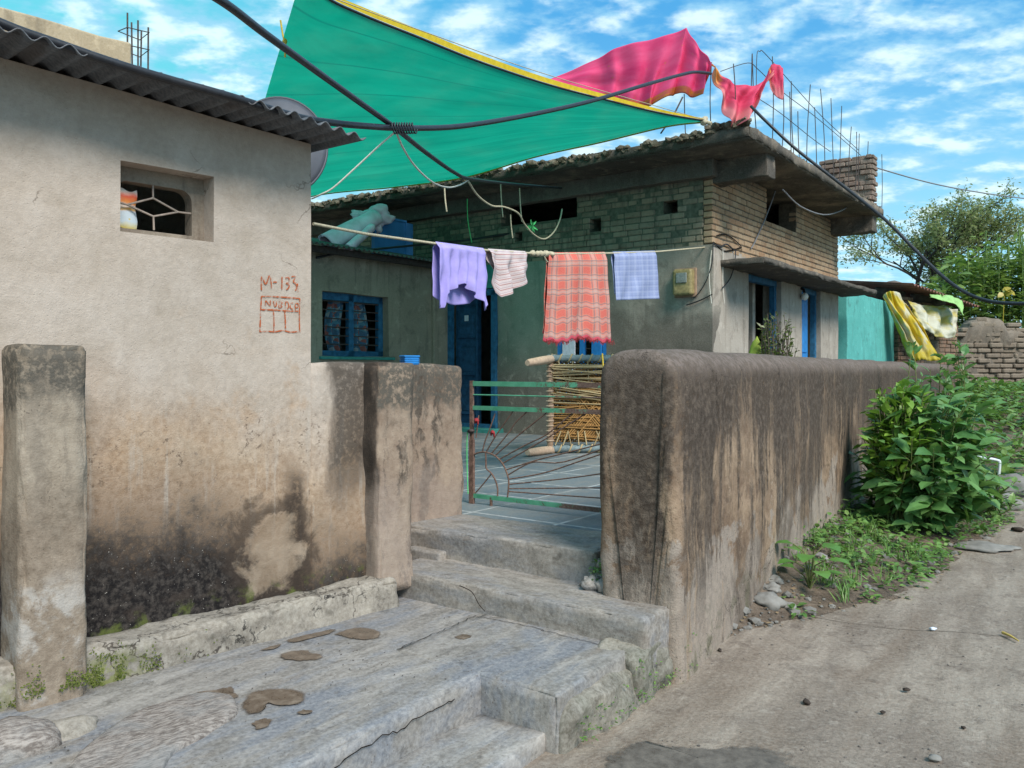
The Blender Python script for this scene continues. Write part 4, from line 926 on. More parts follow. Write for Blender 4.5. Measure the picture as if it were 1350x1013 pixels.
# ---------------------------------------------------------------- right compound wall
mb = MB()
def capped_wall(mb, L, T, z0, z1, ry, rz, re=.045):
    prof = [(0, z0+(z1-rz-z0)*j/26) for j in range(26)]
    prof += [(ry-ry*math.cos(t*math.pi/20), z1-rz+rz*math.sin(t*math.pi/20)) for t in range(11)]
    prof += [(T-ry+ry*math.sin(t*math.pi/20), z1-rz+rz*math.cos(t*math.pi/20)) for t in range(11)]
    prof += [(T, z1-rz-(z1-rz-z0)*j/12) for j in range(1, 13)]
    n_ = len(prof); cy, cz = T/2, z0; nr = []
    for i in range(n_):
        p, q = prof[max(i-1, 0)], prof[min(i+1, n_-1)]; t = Vector((q[0]-p[0], q[1]-p[1])); t.normalize(); nr.append((t.y, -t.x))
    xs = [0, .003, .01, .02, .033, re]+[re+.055*j for j in range(1, 120)]; x_ = xs[-1]
    while x_ < L: x_ += .12; xs.append(x_)
    def disp(p):
        k_ = noise.noise_vector(p*1.6)*.022+noise.noise_vector(p*5.3)*.008
        if p.x < .12 and p.z < z1-.1: k_ += noise.noise_vector(p*9)*.012
        k_.z *= .6
        if p.x < .5 and p.z < .75: k_.x -= .02*(.75-p.z)*max(0, noise.noise(p*4)+.5)
        k_.y -= .05*max(0, .28-p.z)*(1+noise.noise(p*3))
        return p+k_
    rows = []
    for sc in (.0, .3, .6, .85):      # end face rings
        rows.append([Vector((0, cy+(prof[i][0]+nr[i][0]*re-cy)*sc, cz+(prof[i][1]+nr[i][1]*re-cz)*sc)) for i in range(n_)])
    for x in xs:
        f = max(0, 1-x/re); ins = re*(1-math.sqrt(max(0, 1-f*f)))
        rows.append([Vector((x, prof[i][0]+nr[i][0]*ins, prof[i][1]+nr[i][1]*ins)) for i in range(n_)])
    vs = [disp(p) for r in rows for p in r]
    mb.add(vs, [(j*n_+i, (j+1)*n_+i, (j+1)*n_+i+1, j*n_+i+1) for j in range(len(rows)-1) for i in range(n_-1)], True)
capped_wall(mb, 17.5, .36, -.3, 1.405, .15, .12)
o = mb.build('compound_wall', M['compound_plaster'], fr=Rf); tag(o, 'long thick round topped compound wall streaked black by rain beside the street', 'wall')

# ---------------------------------------------------------------- courtyard floor
mb = MB()
pts = [Sf.w(1.2, 1.75), Sf.w(1.2, .30), Rf.w(.5, .30), Rf.w(17, .30), Hf.w(9, 6), Hf.w(1, 8), V(-5, 11.5, 0), Lf.w(2.2, 2.2), Lf.w(2.2, .3), Lf.w(xc-.05, .4)]
mb.prism([Hf.loc(p) for p in pts], .2, COURT-.006); struct(mb.build('courtyard_floor', M['floor_slate'], fr=Hf))
# ---------------------------------------------------------------- main house
HS = empty('brick_house', Hf); tag(HS, 'unfinished brick house with a projecting concrete roof slab and bare bars on top', 'house')
def part(mb, name, mat, parent=HS, **kw): return mb.build(name, M[mat], parent, **kw)
def swapmb(mb): mb.v = [Vector((p.y, p.x, p.z)) for p in mb.v]; return mb
FZ = 2.715; SZ0, SZ1 = 3.65, 3.775
door = (3.05, 3.92, COURT-.1, 2.39); fwin = (1.37, 2.09, .98, 2.05)
mb = MB(); mb.wallgrid(.003, 7, .2, FZ, [door, fwin], -.006, .25, .16, .02, 1.6, 2); part(swapmb(mb), 'front_wall', 'front_plaster')
dx = [Hf.hit(p, 420, 0)[0] for p in (987, 1030, 1057, 1082, 1118)]
mb = MB(); mb.wallgrid(0, 4.92, .2, 2.70, [(dx[0], dx[1], COURT-.1, 2.52), (dx[2], dx[3], COURT-.1, 2.52)], 0, .25, .16, .012, 1.6, 5); part(mb, 'side_wall', 'side_plaster')
mb = MB(); mb.box((4.7, .25, .2), (4.915, 7, 3.64)); mb.box((.25, 6.8, .2), (4.7, 7, 3.64)); mb.box((1.9, .26, .2), (2.0, 6.8, 3.6)); part(mb, 'back_wall', 'side_plaster')
# bricks
def bricks(mb, a0, a1, z0, z1, holes, bw=.205, bh=.071, gap=.011, depth=.11, ch=.008, jit=.006, T=None, profile=None, seed=1):
    rnd = random.Random(seed); z = z0; row = 0
    while z < z1-bh*.4:
        h = min(bh*rnd.uniform(.93, 1.06), z1-z); a = a0-(bw*.5 if row % 2 else 0)+rnd.uniform(-.02, .02)
        while a < a1:
            w_ = bw*rnd.uniform(.82, 1.1); b0, b1 = max(a, a0), min(a+w_-gap, a1)
            cz = z+h/2; cb = (b0+b1)/2
            segs = [(b0, b1)]
            for (h0, h1, g0, g1) in holes:
                if g0 < cz < g1:
                    ns = []
                    for s0, s1 in segs:
                        if h1 <= s0 or h0 >= s1: ns.append((s0, s1))
                        else:
                            if s0 < h0: ns.append((s0, h0))
                            if s1 > h1: ns.append((h1, s1))
                    segs = ns
            for s0, s1 in segs:
                if s1-s0 < .03: continue
                if profile and cz > profile((s0+s1)/2): continue
                d0 = rnd.uniform(-jit, jit)
                Mx = Matrix.Translation(((s0+s1)/2, d0, cz)) @ Matrix.Rotation(rnd.uniform(-.02, .02), 4, 'Y') @ Matrix.Rotation(rnd.uniform(-.03, .03), 4, 'Z')
                if T is not None: Mx = T @ Mx
                L = s1-s0; mb.box((-L/2, 0, -h/2+gap/2), (L/2, depth, h/2-gap/2), min(ch, h*.2), Mx)
            a += w_
        z += h; row += 1
fh = [(1.8, 3.0, 3.22, 3.66), (1.45, 1.61, 3.01, 3.17), (.43, .61, 3.12, 3.28), (2.65, 2.77, 3.0, 3.12)]
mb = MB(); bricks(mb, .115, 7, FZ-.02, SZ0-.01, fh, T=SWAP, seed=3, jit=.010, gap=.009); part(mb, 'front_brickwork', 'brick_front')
mb = MB(); mb.wallgrid(.12, 7, FZ-.02, SZ0-.005, fh, .007, .25, .3); part(swapmb(mb), 'front_mortar', 'mortar_green')
x0_, _ = Hf.hit(1011, 270, 0); x1__, _ = Hf.hit(1050, 280, 0); _, zb_ = Hf.hit(1030, 300, 0); _, zt2 = Hf.hit(1030, 250, 0)
sh = [(x0_, x1__, zb_, zt2)]
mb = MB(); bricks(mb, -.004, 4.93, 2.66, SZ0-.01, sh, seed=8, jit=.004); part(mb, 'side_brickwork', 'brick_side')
mb = MB(); mb.wallgrid(.02, 4.91, 2.66, SZ0-.005, sh, .009, .25, .3); part(mb, 'side_mortar', 'mortar')
# roof slab, beams, sunshade
mb = MB(); mb.rbox((-.67, -.69, SZ0), (4.86, 8.7, SZ1), .015, .07, .016, 5, 3, chip=.07); part(mb, 'roof_slab', 'slab_concrete')
for x_ in (.0, 4.5):
    mb = MB(); mb.rbox((x_+.01, -.62, 3.40), (x_+.26, .02, SZ0+.01), .015, .06, .014, 6, x_); part(mb, 'beam', 'slab_concrete')
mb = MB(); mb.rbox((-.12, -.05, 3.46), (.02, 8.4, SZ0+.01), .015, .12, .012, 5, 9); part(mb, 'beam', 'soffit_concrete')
mb = MB(); random.seed(11)
for i in range(1300):
    y_ = random.uniform(-.66, 8.6); x_ = -.665+abs(random.gauss(0, .05)); s_ = .012+.05*random.random()**2
    rock(mb, (x_, y_, SZ1+random.uniform(-.05, .008)+.05*max(0, noise.noise(Vector((y_*1.7, 3, 0))))+(.05 if y_ < -.2 else 0)), (s_*1.3, s_, s_*.8), i, .6, 1)
for i in range(150):
    rock(mb, (random.uniform(-.6, 4.8), -.66+abs(random.gauss(0, .05)), SZ1+random.uniform(-.01, .012)), (random.uniform(.02, .05), .025, .018), i, .5, 1)
part(mb, 'rubble_rim', 'mossy_crust', smooth=False)['kind'] = 'stuff'
mb = MB(); mb.rbox((.2, -.52, 2.485), (5.2, .03, 2.56), .014, .06, .014, 4, 6, chip=.05); part(mb, 'sunshade', 'slab_concrete')
# stub of parapet brickwork
mb = MB(); random.seed(4); bricks(mb, -.62, .15, SZ1, 4.58, [], bw=.2, bh=.078, gap=.016, depth=.2, jit=.035, T=Matrix.Translation((4.42, 0, 0)) @ SWAP, seed=2, profile=lambda a: 4.62-.05*math.sin(a*9))
bricks(mb, 4.43, 4.68, SZ1, 4.55, [], bw=.2, bh=.078, gap=.014, depth=.12, jit=.015, T=Matrix.Translation((0, -.64, 0)), seed=5)
mb.box((4.45, -.6, SZ1), (4.6, .13, 4.5)); part(mb, 'parapet_stub', 'brick_stub')
# front door
dr = MB(); dr.bar((-.02, 3.09, .47), (-.02, 3.09, 2.37), .08, .07, (0, 1, 0)); dr.bar((-.02, 3.88, .47), (-.02, 3.88, 2.37), .08, .07, (0, 1, 0)); dr.bar((-.02, 3.05, 2.35), (-.02, 3.92, 2.35), .08, .08); dr.bar((-.02, 3.05, .52), (-.02, 3.92, .52), .08, .10)
fo = part(dr, 'door_frame', 'blue_paint')
lf = MB(); lf.box((.06, 3.42, .57), (.10, 3.845, 2.30))
for z0, z1 in ((.68, 1.10), (1.22, 1.62), (1.74, 2.18)):
    lf.box((.035, 3.47, z0), (.062, 3.79, z1), .012); lf.box((.028, 3.52, z0+.06), (.037, 3.74, z1-.06), .004)
lf.bar((.04, 3.435, .58), (.04, 3.435, 2.29), .05, .03, (0, 1, 0)); dl = part(lf, 'door_leaf', 'door_blue')
lk = MB(); lk.box((.02, 3.59, 1.98), (.03, 3.66, 2.06), .003); lk.build('paper_label', M['litter_white'], dl)
mb = MB(); mb.box((-.055, 3.0, 2.40), (.01, 3.97, 2.72), .01); part(mb, 'lintel', 'teal_lintel')
mb = MB(); mb.box((-.22, 2.95, COURT-.02), (.0, 4.0, COURT+.05), .01); part(mb, 'door_sill', 'teal_lintel')
# front window
wn = MB()
for y_ in (1.40, 1.73, 2.06): wn.bar((.03, y_, .98), (.03, y_, 2.05), .06, .06, (0, 1, 0))
wn.bar((.03, 1.37, 1.0), (.03, 2.09, 1.0), .06, .06); wn.bar((.03, 1.37, 2.03), (.03, 2.09, 2.03), .06, .06)
wo_ = part(wn, 'window', 'bright_blue')
sh_ = MB(); sh_.box((-.03, 1.43, 1.05), (-.005, 1.57, 2.0), .004); sh_.build('shutter', M['bright_blue'], wo_)
sh_ = MB(); sh_.box((.0, 1.83, 1.05), (.02, 2.02, 2.0), .004); sh_.build('shutter', M['litter_white'], wo_)
br_ = MB()
for j in range(6): br_.tube([(.05, 1.40, 1.12+j*.15), (.05, 2.06, 1.12+j*.15)], .007, 5)
br_.build('bars', M['rusty_iron'], wo_)
# side doors
for k_, (a_, b_) in enumerate(((dx[0], dx[1]), (dx[2], dx[3]))):
    fr_ = MB()
    for x_ in (a_+.04, b_-.04): fr_.bar((x_, .10, .47), (x_, .10, 2.5), .07, .08, (1, 0, 0))
    fr_.bar((a_, .10, 2.46), (b_, .10, 2.46), .08, .08); d_o = part(fr_, 'door_frame', 'blue_paint')
    if k_ == 0:
        l_ = MB(); l_.box((a_+.08, .14, .5), (a_+.34, .18, 2.42)); l_.box((a_+.12, .125, .7), (a_+.30, .142, 1.4), .01); l_.box((a_+.12, .125, 1.55), (a_+.30, .142, 2.3), .01); part(l_, 'door_leaf', 'blue_paint')
        l_ = MB(); l_.box((a_+.36, .6, .47), (b_+.1, .64, 2.5)); part(l_, 'inner_wall', 'side_plaster')
    else:
        l_ = MB(); l_.box((a_+.01, .03, .5), (a_+.36, .07, 2.42)); l_.box((a_+.07, .018, .7), (a_+.30, .032, 1.4), .01); l_.box((a_+.07, .018, 1.55), (a_+.30, .032, 2.3), .01); part(l_, 'door_leaf', 'bright_blue')
        l_ = MB(); l_.box((a_+.30, .20, .47), (b_-.02, .24, 2.5)); part(l_, 'inner_wall', 'side_plaster')
# wing with the blue window
ww = (-2.25, -1.157, 1.47, 2.25)
mb = MB(); mb.wallgrid(-3.4, -.002, .2, 2.74, [ww], 3.95, 4.16, .16, .012, 1.6, 9); part(mb, 'wing_wall', 'wing_plaster')
mb = MB(); mb.box((-.34, 3.9, .3), (.0, 3.96, 2.7), .01); part(mb, 'wing_pier', 'wing_plaster')
mb = MB(); mb.box((-3.4, 5.3, .2), (0, 5.5, 3.0)); mb.box((-3.38, 4.16, .2), (-3.2, 5.3, 2.9)); part(mb, 'wing_back', 'wing_plaster')
mb = MB(); mb.grid(lambda u, v: (lambda x, y: V(x, y, 2.735+.22*(y-3.58)+.014*math.cos(2*math.pi*x/.08)))(-3.4+3.38*u, 3.58+1.9*v), 420, 3); part(mb, 'wing_roof', 'tin_dark', solid=.004)
mb = MB(); mb.bar((-3.4, 3.75, 2.70), (-.02, 3.75, 2.70), .07, .07); part(mb, 'eave_beam', 'bark_dark')
wn = MB(); a_, b_, c_, e_ = ww
for x_ in (a_+.04, (a_+b_)/2, b_-.04): wn.bar((x_, 4.08, c_), (x_, 4.08, e_), .06, .08, (1, 0, 0))
wn.bar((a_, 4.08, c_+.035), (b_, 4.08, c_+.035), .06, .07); wn.bar((a_, 4.08, e_-.045), (b_, 4.08, e_-.045), .06, .09)
wo2 = part(wn, 'window', 'blue_paint')
br_ = MB()
for j in range(6): br_.tube([(a_+.04, 4.06, c_+.15+j*.105), (b_-.04, 4.06, c_+.15+j*.105)], .008, 6)
br_.build('bars', M['rebar_steel'], wo2)
mb = MB(); mb.box((a_-.05, 3.90, c_-.04), (b_+.08, 4.0, c_-.004), .006); mb.build('sill', M['teal_lintel'], wo2)
for k_, (c0, wd, tw) in enumerate((((a_+b_)/2-.19, .20, -1), ((a_+b_)/2+.20, .26, 1))):
    mb = MB(); mb.grid(lambda u, v: V(c0+(u-.5)*wd*(1+.25*math.sin(v*3+k_))+.03*tw*math.sin(v*4), 4.13+.03*math.sin(u*14+v*2), c_+.04+v*.68), 24, 12)
    o = mb.build('curtain', M['floral_curtain'], fr=Hf); tag(o, ['narrow floral curtain left of the middle post of the blue barred window', 'wide floral curtain right of the middle post of the blue barred window'][k_], 'curtain')
# rods standing on the roof and wires tied along them
random.seed(21)
rods = [(902, 124, 178, 0), (938, 82, 177, 0), (967, 84, 172, 1), (985, 73, 168, 1), (1000, 70, 165, 1), (1017, 76, 172, 1), (1028, 108, 178, 1), (1042, 121, 185, 1), (1049, 107, 190, 1), (1056, 145, 196, 1), (1063, 112, 200, 1),
        (1078, 140, 206, 1), (1088, 116, 212, 1), (1101, 128, 218, 1), (1106, 140, 222, 1), (1119, 168, 228, 1), (1127, 174, 232, 1), (1131, 176, 236, 1), (1143, 186, 250, 1), (1162, 203, 256, 1)]
tops = []
for px, yt, yb, sd in rods:
    if sd: x_, z_ = Hf.hit(px, yt, -.52); base = V(x_+random.uniform(-.05, .05), -.52, SZ1-.05); top = V(x_+random.uniform(-.03, .03), -.52+random.uniform(-.06, .06), z_)
    else: y_, z_ = Hf.hitx(px, yt, -.5); base = V(-.5, y_+random.uniform(-.03, .03), SZ1-.05); top = V(-.5, y_, z_)
    mid = base.lerp(top, .5)+V(random.uniform(-.02, .02), random.uniform(-.02, .02), 0); mb = MB(); mb.tube(smooth_path([base, mid, top], 4), .0052, 6); part(mb, 'rebar', 'rebar_steel'); tops.append((px, base, top))
def sidewire(L, y=-.52, r=.0042, name='tie_wire', mat='rebar_steel'):
    pts = [V(Hf.hit(a, b, y)[0], y, Hf.hit(a, b, y)[1]) for a, b in L]; mb = MB(); mb.tube(smooth_path(pts, 5), r, 5); part(mb, name, mat)
sidewire([(997, 120), (998, 72), (1002, 68), (1008, 70), (1042, 108), (1085, 155), (1132, 198)]); sidewire([(950, 94), (986, 83), (1000, 92), (1030, 120), (1080, 158), (1135, 205)]); sidewire([(1000, 130), (1030, 150), (1070, 182), (1095, 200)])
# cable scraps on the corner
sidewire([(1022, 252), (1012, 280), (997, 315), (990, 328)], -.02, .009, 'wall_cable', 'grey_wire'); sidewire([(1032, 250), (1055, 272), (1085, 283), (1108, 278), (1128, 266)], -.45, .010, 'wall_cable', 'grey_wire')
def frontwire(L, x=-.03, r=.006, mat='black_pipe'):
    pts = [V(x, Hf.hitx(a, b, x)[0], Hf.hitx(a, b, x)[1]) for a, b in L]; mb = MB(); mb.tube(smooth_path(pts, 5), r, 5); part(mb, 'wall_cable', mat)
frontwire([(940, 320), (939, 345), (932, 368), (922, 385), (914, 393)]); frontwire([(938, 330), (936, 350), (935, 370), (938, 400)], mat='white_rope', r=.005)
sidewire([(941, 322), (950, 325), (958, 322), (968, 330)], -.02, .008, 'wall_cable', 'black_pipe'); sidewire([(970, 330), (968, 350), (962, 368), (952, 380)], -.03, .007, 'wall_cable', 'black_pipe'); frontwire([(939, 388), (925, 395), (912, 400), (905, 402)], r=.007); sidewire([(953, 330), (953, 350), (953, 375), (955, 400)], -.02, .005, 'wall_cable', 'white_rope')
crk_ = MB()
for L in ([(938, 318), (944, 322), (951, 326)], [(945, 324), (955, 331), (968, 329), (978, 326)], [(944, 311), (956, 309), (968, 316), (977, 325), (978, 333)]):
    pts = []
    for a, b in L: x_, z_ = Hf.hit(a, b, -.012); pts.append(V(max(x_, -.004), -.012, z_))
    crk_.strip(smooth_path(pts, 4), (0, 1, 0), .016)
part(crk_, 'crack', 'crack_dark')
# meter box and bulb
me_ = empty('electric_meter', loc=Hf.w(-.015, .32, 2.30), rz=Hf.a+R(90)); tag(me_, 'yellowed electricity meter box on the greenish front wall near the house corner', 'meter')
mb = MB(); mb.rbox((-.12, .0, -.15), (.12, .11, .15), .035, .05); mb.build('cover', M['meter_yellow'], me_)
mb = MB(); mb.rbox((-.065, .10, -.01), (.065, .125, .105), .008, .05); mb.build('face', M['meter_face'], me_)
mb = MB(); mb.rbox((-.135, -.01, -.165), (.135, .02, .165), .006, .1); mb.build('backboard', M['charpoy_pole'], me_)
bq = Hf.hit(1061, 391, -.06); bl = empty('light_bulb', loc=Hf.w(bq[0], -.06, bq[1])); tag(bl, 'round white bulb beside the blue side door under the sunshade', 'bulb')
mb = MB(); rock(mb, (0, 0, 0), (.05, .05, .055), 0, 0, 3, 0); mb.build('globe', M['bulb_white'], bl)
mb = MB(); mb.tube([(0, 0, .03), (-.01, .02, .10), (-.036, .05, .12)], .02, 8); mb.build('holder', M['black_pipe'], bl)
# odds and ends stored over the wing roof
ro = MB()
def roll(mb, a, b, r0, r1, turns=2.2):
    a = Vector(a); b = Vector(b); t = (b-a).normalized(); s1 = t.orthogonal().normalized(); s2 = t.cross(s1)
    def fn(u, v):
        th = u*turns*2*math.pi; r = (r0+(r1-r0)*v)*(1-.22*u)*(1+.08*noise.noise(Vector((th*.6, v*5, 1)))); return a.lerp(b, v)+s1*math.cos(th)*r+s2*math.sin(th)*r*.75
    mb.grid(fn, 48, 14)
roll(ro, P(430, 321, 10.25), P(496, 286, 10.75), .15, .13); ro.build('rolled_sheet', M['sheet_blue_white'], loc=P(460, 318, 10.3), solid=.006); o = bpy.data.objects['rolled_sheet']; tag(o, 'pale blue white plastic sheet rolled up lying over the small tin roof', 'rolled sheet')
ro = MB(); roll(ro, P(458, 328, 10.15), P(490, 300, 10.5), .075, .07); o = ro.build('rolled_sheet', M['sheet_blue_white'], loc=P(470, 322, 10.2), solid=.005); tag(o, 'thinner roll of pale sheet in front of the big roll over the small tin roof', 'rolled sheet')
cr_ = MB(); rock(cr_, P(488, 290, 10.9), (.24, .16, .17), 5, .75, 4, .3); rock(cr_, P(502, 284, 10.95), (.12, .1, .12), 8, .7, 3, .3); o = cr_.build('crumpled_sheet', M['sheet_blue_white'], loc=P(488, 300, 10.9)); tag(o, 'crumpled grey blue sheet bundled under the roof slab above the rolls', 'bundle')
bb = MB(); p0 = Hf.loc(P(515, 338, 11.1)); bb.box((p0.x-.30, p0.y, p0.z), (p0.x+.28, p0.y+.05, p0.z+.50)); bb.box((p0.x-.32, p0.y-.012, p0.z+.49), (p0.x+.30, p0.y+.06, p0.z+.52), .004); bb.box((p0.x+.28, p0.y-.01, p0.z), (p0.x+.42, p0.y+.3, p0.z+.49)); bb.bar((p0.x-.29, p0.y-.008, p0.z+.03), (p0.x-.29, p0.y-.008, p0.z+.49), .03, .02, (0, 1, 0))
bb.v = [p-p0 for p in bb.v]; o = bb.build('blue_board', M['board_blue']); o.location = Hf.w(p0.x, p0.y, p0.z); o.rotation_euler = (0, 0, Hf.a); tag(o, 'upright bright blue board box behind the rolls on the small tin roof', 'board')
mb = MB(); mb.tube(smooth_path([P(417, 340, 9.75), P(453, 333, 10.0), P(540, 324, 10.7), P(605, 318, 11.2), P(672, 308, 11.0)], 6), .014, 6); o = mb.build('cable', M['black_pipe']); tag(o, 'black cable running along the brick front just above the small tin roof', 'cable')

# ---------------------------------------------------------------- shed, tarps, ruin
sO = P(1184, 486, 16.2); sE = P(1262, 486, 17.4)
Xf = Frame(sO.x, sO.y, sE.x-sO.x, sE.y-sO.y)
t0 = Hf.hit(1117, 430, 0)[0]; t1 = Hf.hit(1184, 430, 0)[0]; _, zt_ = Hf.hit(1150, 392, 0)
shed = empty('shed', Hf); tag(shed, 'turquoise painted shed with rusty tin roof at the end of the brick house', 'shed')
mb = MB(); mb.rbox((t0, .0, 0), (t1, .2, zt_), .012, .2, .01, 2, 3); mb.build('turquoise_wall', M['teal_plaster'], shed)
def X2H(p): return Hf.loc(Xf.w(*p))
mb = MB(); bricks(mb, 0, 2.2, .2, 2.75, [(.9, 1.5, 1.2, 1.9)], bw=.22, bh=.085, gap=.014, T=Matrix.Identity(4), seed=6, jit=.012, profile=lambda a: 2.78-.14*a); mb.v = [X2H(p) for p in mb.v]; mb.build('brick_wall', M['brick_shed'], shed)
mb = MB(); mb.box((.02, .02, 0), (2.2, .2, 2.45)); mb.box((.0, .2, 0), (.2, 2.2, 2.6)); mb.box((2.0, .2, 0), (2.2, 2.2, 2.4)); mb.v = [X2H(p) for p in mb.v]; mb.build('core_wall', M['mortar'], shed)
mb = MB()
mb.grid(lambda u, v: X2H((-.15+2.45*u, -.4+2.4*v, 2.93-.33*u+.30*v+.022*math.cos(u*2.45*2*math.pi/.11))), 250, 3); mb.build('roof', M['tin_rust'], shed, solid=.006)
for i, (px, py, s_, lab) in enumerate(((1172, 376, .28, 'large dark stone holding down the shed roof by the brick house'), (1214, 384, .22, 'dark stone in the middle of the rusty shed roof'), (1232, 390, .15, 'smaller dark stone towards the right of the rusty shed roof'))):
    q = P(px, py+8, 17.0); mb = MB(); rock(mb, q, (s_*1.3, s_, s_*.75), i+2, .35, 3); o = mb.build('roof_stone', M['stone_dark'], loc=q); tag(o, lab, 'stone')
def drape(name, topL, botL, d, mat, lab, folds=7, amp=.06, nv=26, cat='tarpaulin'):
    tp = smooth_path([P(a, b, dd) for a, b, dd in topL], 10); bt = smooth_path([P(a, b, dd) for a, b, dd in botL], 10)
    def at_(L, u): x = u*(len(L)-1); i = min(int(x), len(L)-2); return L[i].lerp(L[i+1], x-i)
    mb = MB()
    def fn(u, v):
        a, b = at_(tp, u), at_(bt, u); p = b.lerp(a, v); s_ = math.sin(math.pi*v)
        return p+Vector((.02*math.sin(u*folds*7+v*4), -1, .1))*(amp*((2*abs(math.sin(u*folds*3.14+v*1.6+1.6*noise.noise(Vector((u*3, v*2, d)))))-1)*(.35+.65*s_)+1.0*noise.noise(Vector((u*5, v*3, d)))+.5*noise.noise(Vector((u*14, v*8, d)))))
    mb.grid(fn, 70, nv); o = mb.build(name, M[mat], solid=.006); tag(o, lab, cat); return o
drape('tarpaulin', [(1163, 392, 15.6), (1168, 386, 15.5), (1176, 384, 15.5), (1186, 388, 15.6), (1194, 402, 15.7)], [(1198, 468, 15.5), (1206, 476, 15.4), (1216, 474, 15.4), (1228, 476, 15.5), (1242, 474, 15.6)], 1, 'tarp_yellow', 'twisted yellow and white plastic tarpaulin hanging beside the turquoise wall', 3, .08)
drape('tarpaulin', [(1196, 396, 16.0), (1215, 402, 16.2), (1240, 404, 16.5), (1262, 408, 16.8)], [(1206, 420, 15.7), (1225, 438, 15.8), (1245, 446, 16.2), (1260, 444, 16.6)], 2, 'tarp_pale', 'pale plastic sheet sagging under the rusty shed roof', 4, .07)
drape('tarpaulin', [(1224, 388, 16.3), (1240, 388, 16.4), (1257, 391, 16.5), (1268, 397, 16.5)], [(1226, 392, 16.0), (1244, 397, 16.0), (1258, 401, 16.1), (1271, 416, 16.2)], 3, 'lime_cloth', 'lime green cloth draped over the right corner of the shed roof', 2, .05, 12, 'cloth')
# mud brick ruin
Uf = Frame(10.4, 19.6, 1, .12); ruin = empty('ruined_wall', Uf); tag(ruin, 'crumbling mud brick wall with a broken peak right of the shed', 'wall')
PR = [(0, 1.45), (.2, 1.9), (.4, 2.35), (.62, 2.66), (1.2, 2.7), (1.5, 2.45), (1.9, 2.34), (2.4, 2.2), (4, 1.9), (7, 1.7)]
rp = lambda a: interp(PR, a)+.07*noise.noise(Vector((a*4, 0, 0)))
mb = MB(); bricks(mb, 0, 7, .2, 2.7, [], bw=.36, bh=.125, gap=.016, depth=.3, ch=.03, jit=.055, seed=12, profile=lambda a: min(rp(a)-.02, 2.5+.5*noise.noise(Vector((a*2, 1, 1))))); mb.build('brickwork', M['brick_mud'], ruin)
mb = MB(); mb.wallgrid(.03, 7, .2, 1.0, [], .06, .4, .07); vs_ = []
for p in mb.v: p.z = .2+(p.z-.2)/.8*(rp(p.x)-.36); p.y += .11*noise.noise(Vector((p.x*3, p.z*3, p.y*3)))+.07*noise.noise(Vector((p.x*8, p.z*8, 1)))-(.07 if p.y < .25 and p.z > 1.9 else 0); p.x += .05*noise.noise(Vector((p.z*4, 1, 1)))
mb.build('mud_core', M['mud_render'], ruin, smooth=True)
q = P(1338, 524, 16.8); mb = MB(); mb.rbox((q.x-.18, q.y, q.z-.22), (q.x+.4, q.y+.25, q.z+.14), .015, .2, .02, 3); o = mb.build('concrete_block', M['slab_concrete'], loc=q); tag(o, 'grey concrete block in the weeds below the mud brick ruin', 'block')
# ---------------------------------------------------------------- gate
gate = empty('metal_gate', Gf); tag(gate, 'low rusty iron gate with flaking green paint and a sunray pattern', 'gate')
def g2(a, b, y=0.):
    x_, z_ = Gf.hit(580+a*.2271, 450+b*.2271, y); return V(x_, y, z_)
def gp(mb, name, mat): return mb.build(name, M[mat], gate)
zt = g2(180, 245).z; zm = g2(185, 385).z; zb = g2(230, 900).z; GX = 1.42
mb = MB(); mb.bar((0, 0, zt), (GX, 0, zt), .012, .030); gp(mb, 'top_rail', 'gate_paint')
mb = MB(); mb.bar((0, 0, zm), (GX, 0, zm), .012, .026); gp(mb, 'middle_rail', 'gate_paint')
mb = MB(); mb.bar((0, 0, zb), (GX, 0, zb), .012, .026); gp(mb, 'bottom_rail', 'gate_paint')
zc = g2(200, 310).z; mb = MB(); mb.tube([(0, 0, zc), (GX, 0, zc)], .0045, 6); gp(mb, 'thin_bar', 'gate_paint')
mb = MB(); mb.bar((0, 0, zb-.05), (0, 0, (zb+zt)/2), .034, .02, (0, 1, 0)); mb.bar((0, 0, (zb+zt)/2), (0, 0, zt+.018), .024, .016, (0, 1, 0)); gp(mb, 'stile', 'rusty_iron')
mb = MB(); mb.bar((GX, 0, zb-.05), (GX, 0, zt+.018), .034, .02, (0, 1, 0)); gp(mb, 'stile', 'rusty_iron')
def garc(L, r=.0052): mb = MB(); mb.tube(smooth_path([g2(a, b) for a, b in L], 5), r, 6); gp(mb, 'arc', 'rusty_iron')
garc([(190, 660), (230, 645), (270, 645), (320, 665), (360, 705), (383, 750), (398, 800), (398, 850), (392, 905)]); garc([(265, 645), (267, 700), (270, 738), (300, 768), (325, 815), (335, 860), (333, 905)])
for L in ([(247, 640), (262, 580), (285, 520), (320, 420)], [(270, 640), (330, 540), (425, 405)], [(300, 650), (400, 530), (440, 470), (510, 405)], [(322, 662), (450, 550), (625, 410)], [(345, 685), (500, 600), (620, 540), (780, 408)], [(365, 708), (520, 620), (640, 550), (860, 410)],
          [(385, 745), (560, 690), (700, 655), (960, 590)], [(397, 775), (495, 718), (560, 700), (720, 700), (1010, 600)], [(400, 800), (600, 765), (800, 700), (1010, 630)], [(400, 855), (960, 850), (1100, 848)], [(400, 872), (960, 912), (1100, 920)], [(205, 882), (250, 830), (298, 770)], [(210, 560), (225, 430)], [(400, 830), (700, 800), (960, 765), (1050, 752)]):
    mb = MB(); mb.tube(smooth_path([g2(a, b, .006) for a, b in L], 4), .0042, 6); gp(mb, 'ray', 'rusty_iron')
mb = MB(); mb.bar(g2(297, 905), g2(297, 985), .014, .012, (0, 1, 0)); gp(mb, 'foot', 'rusty_iron')
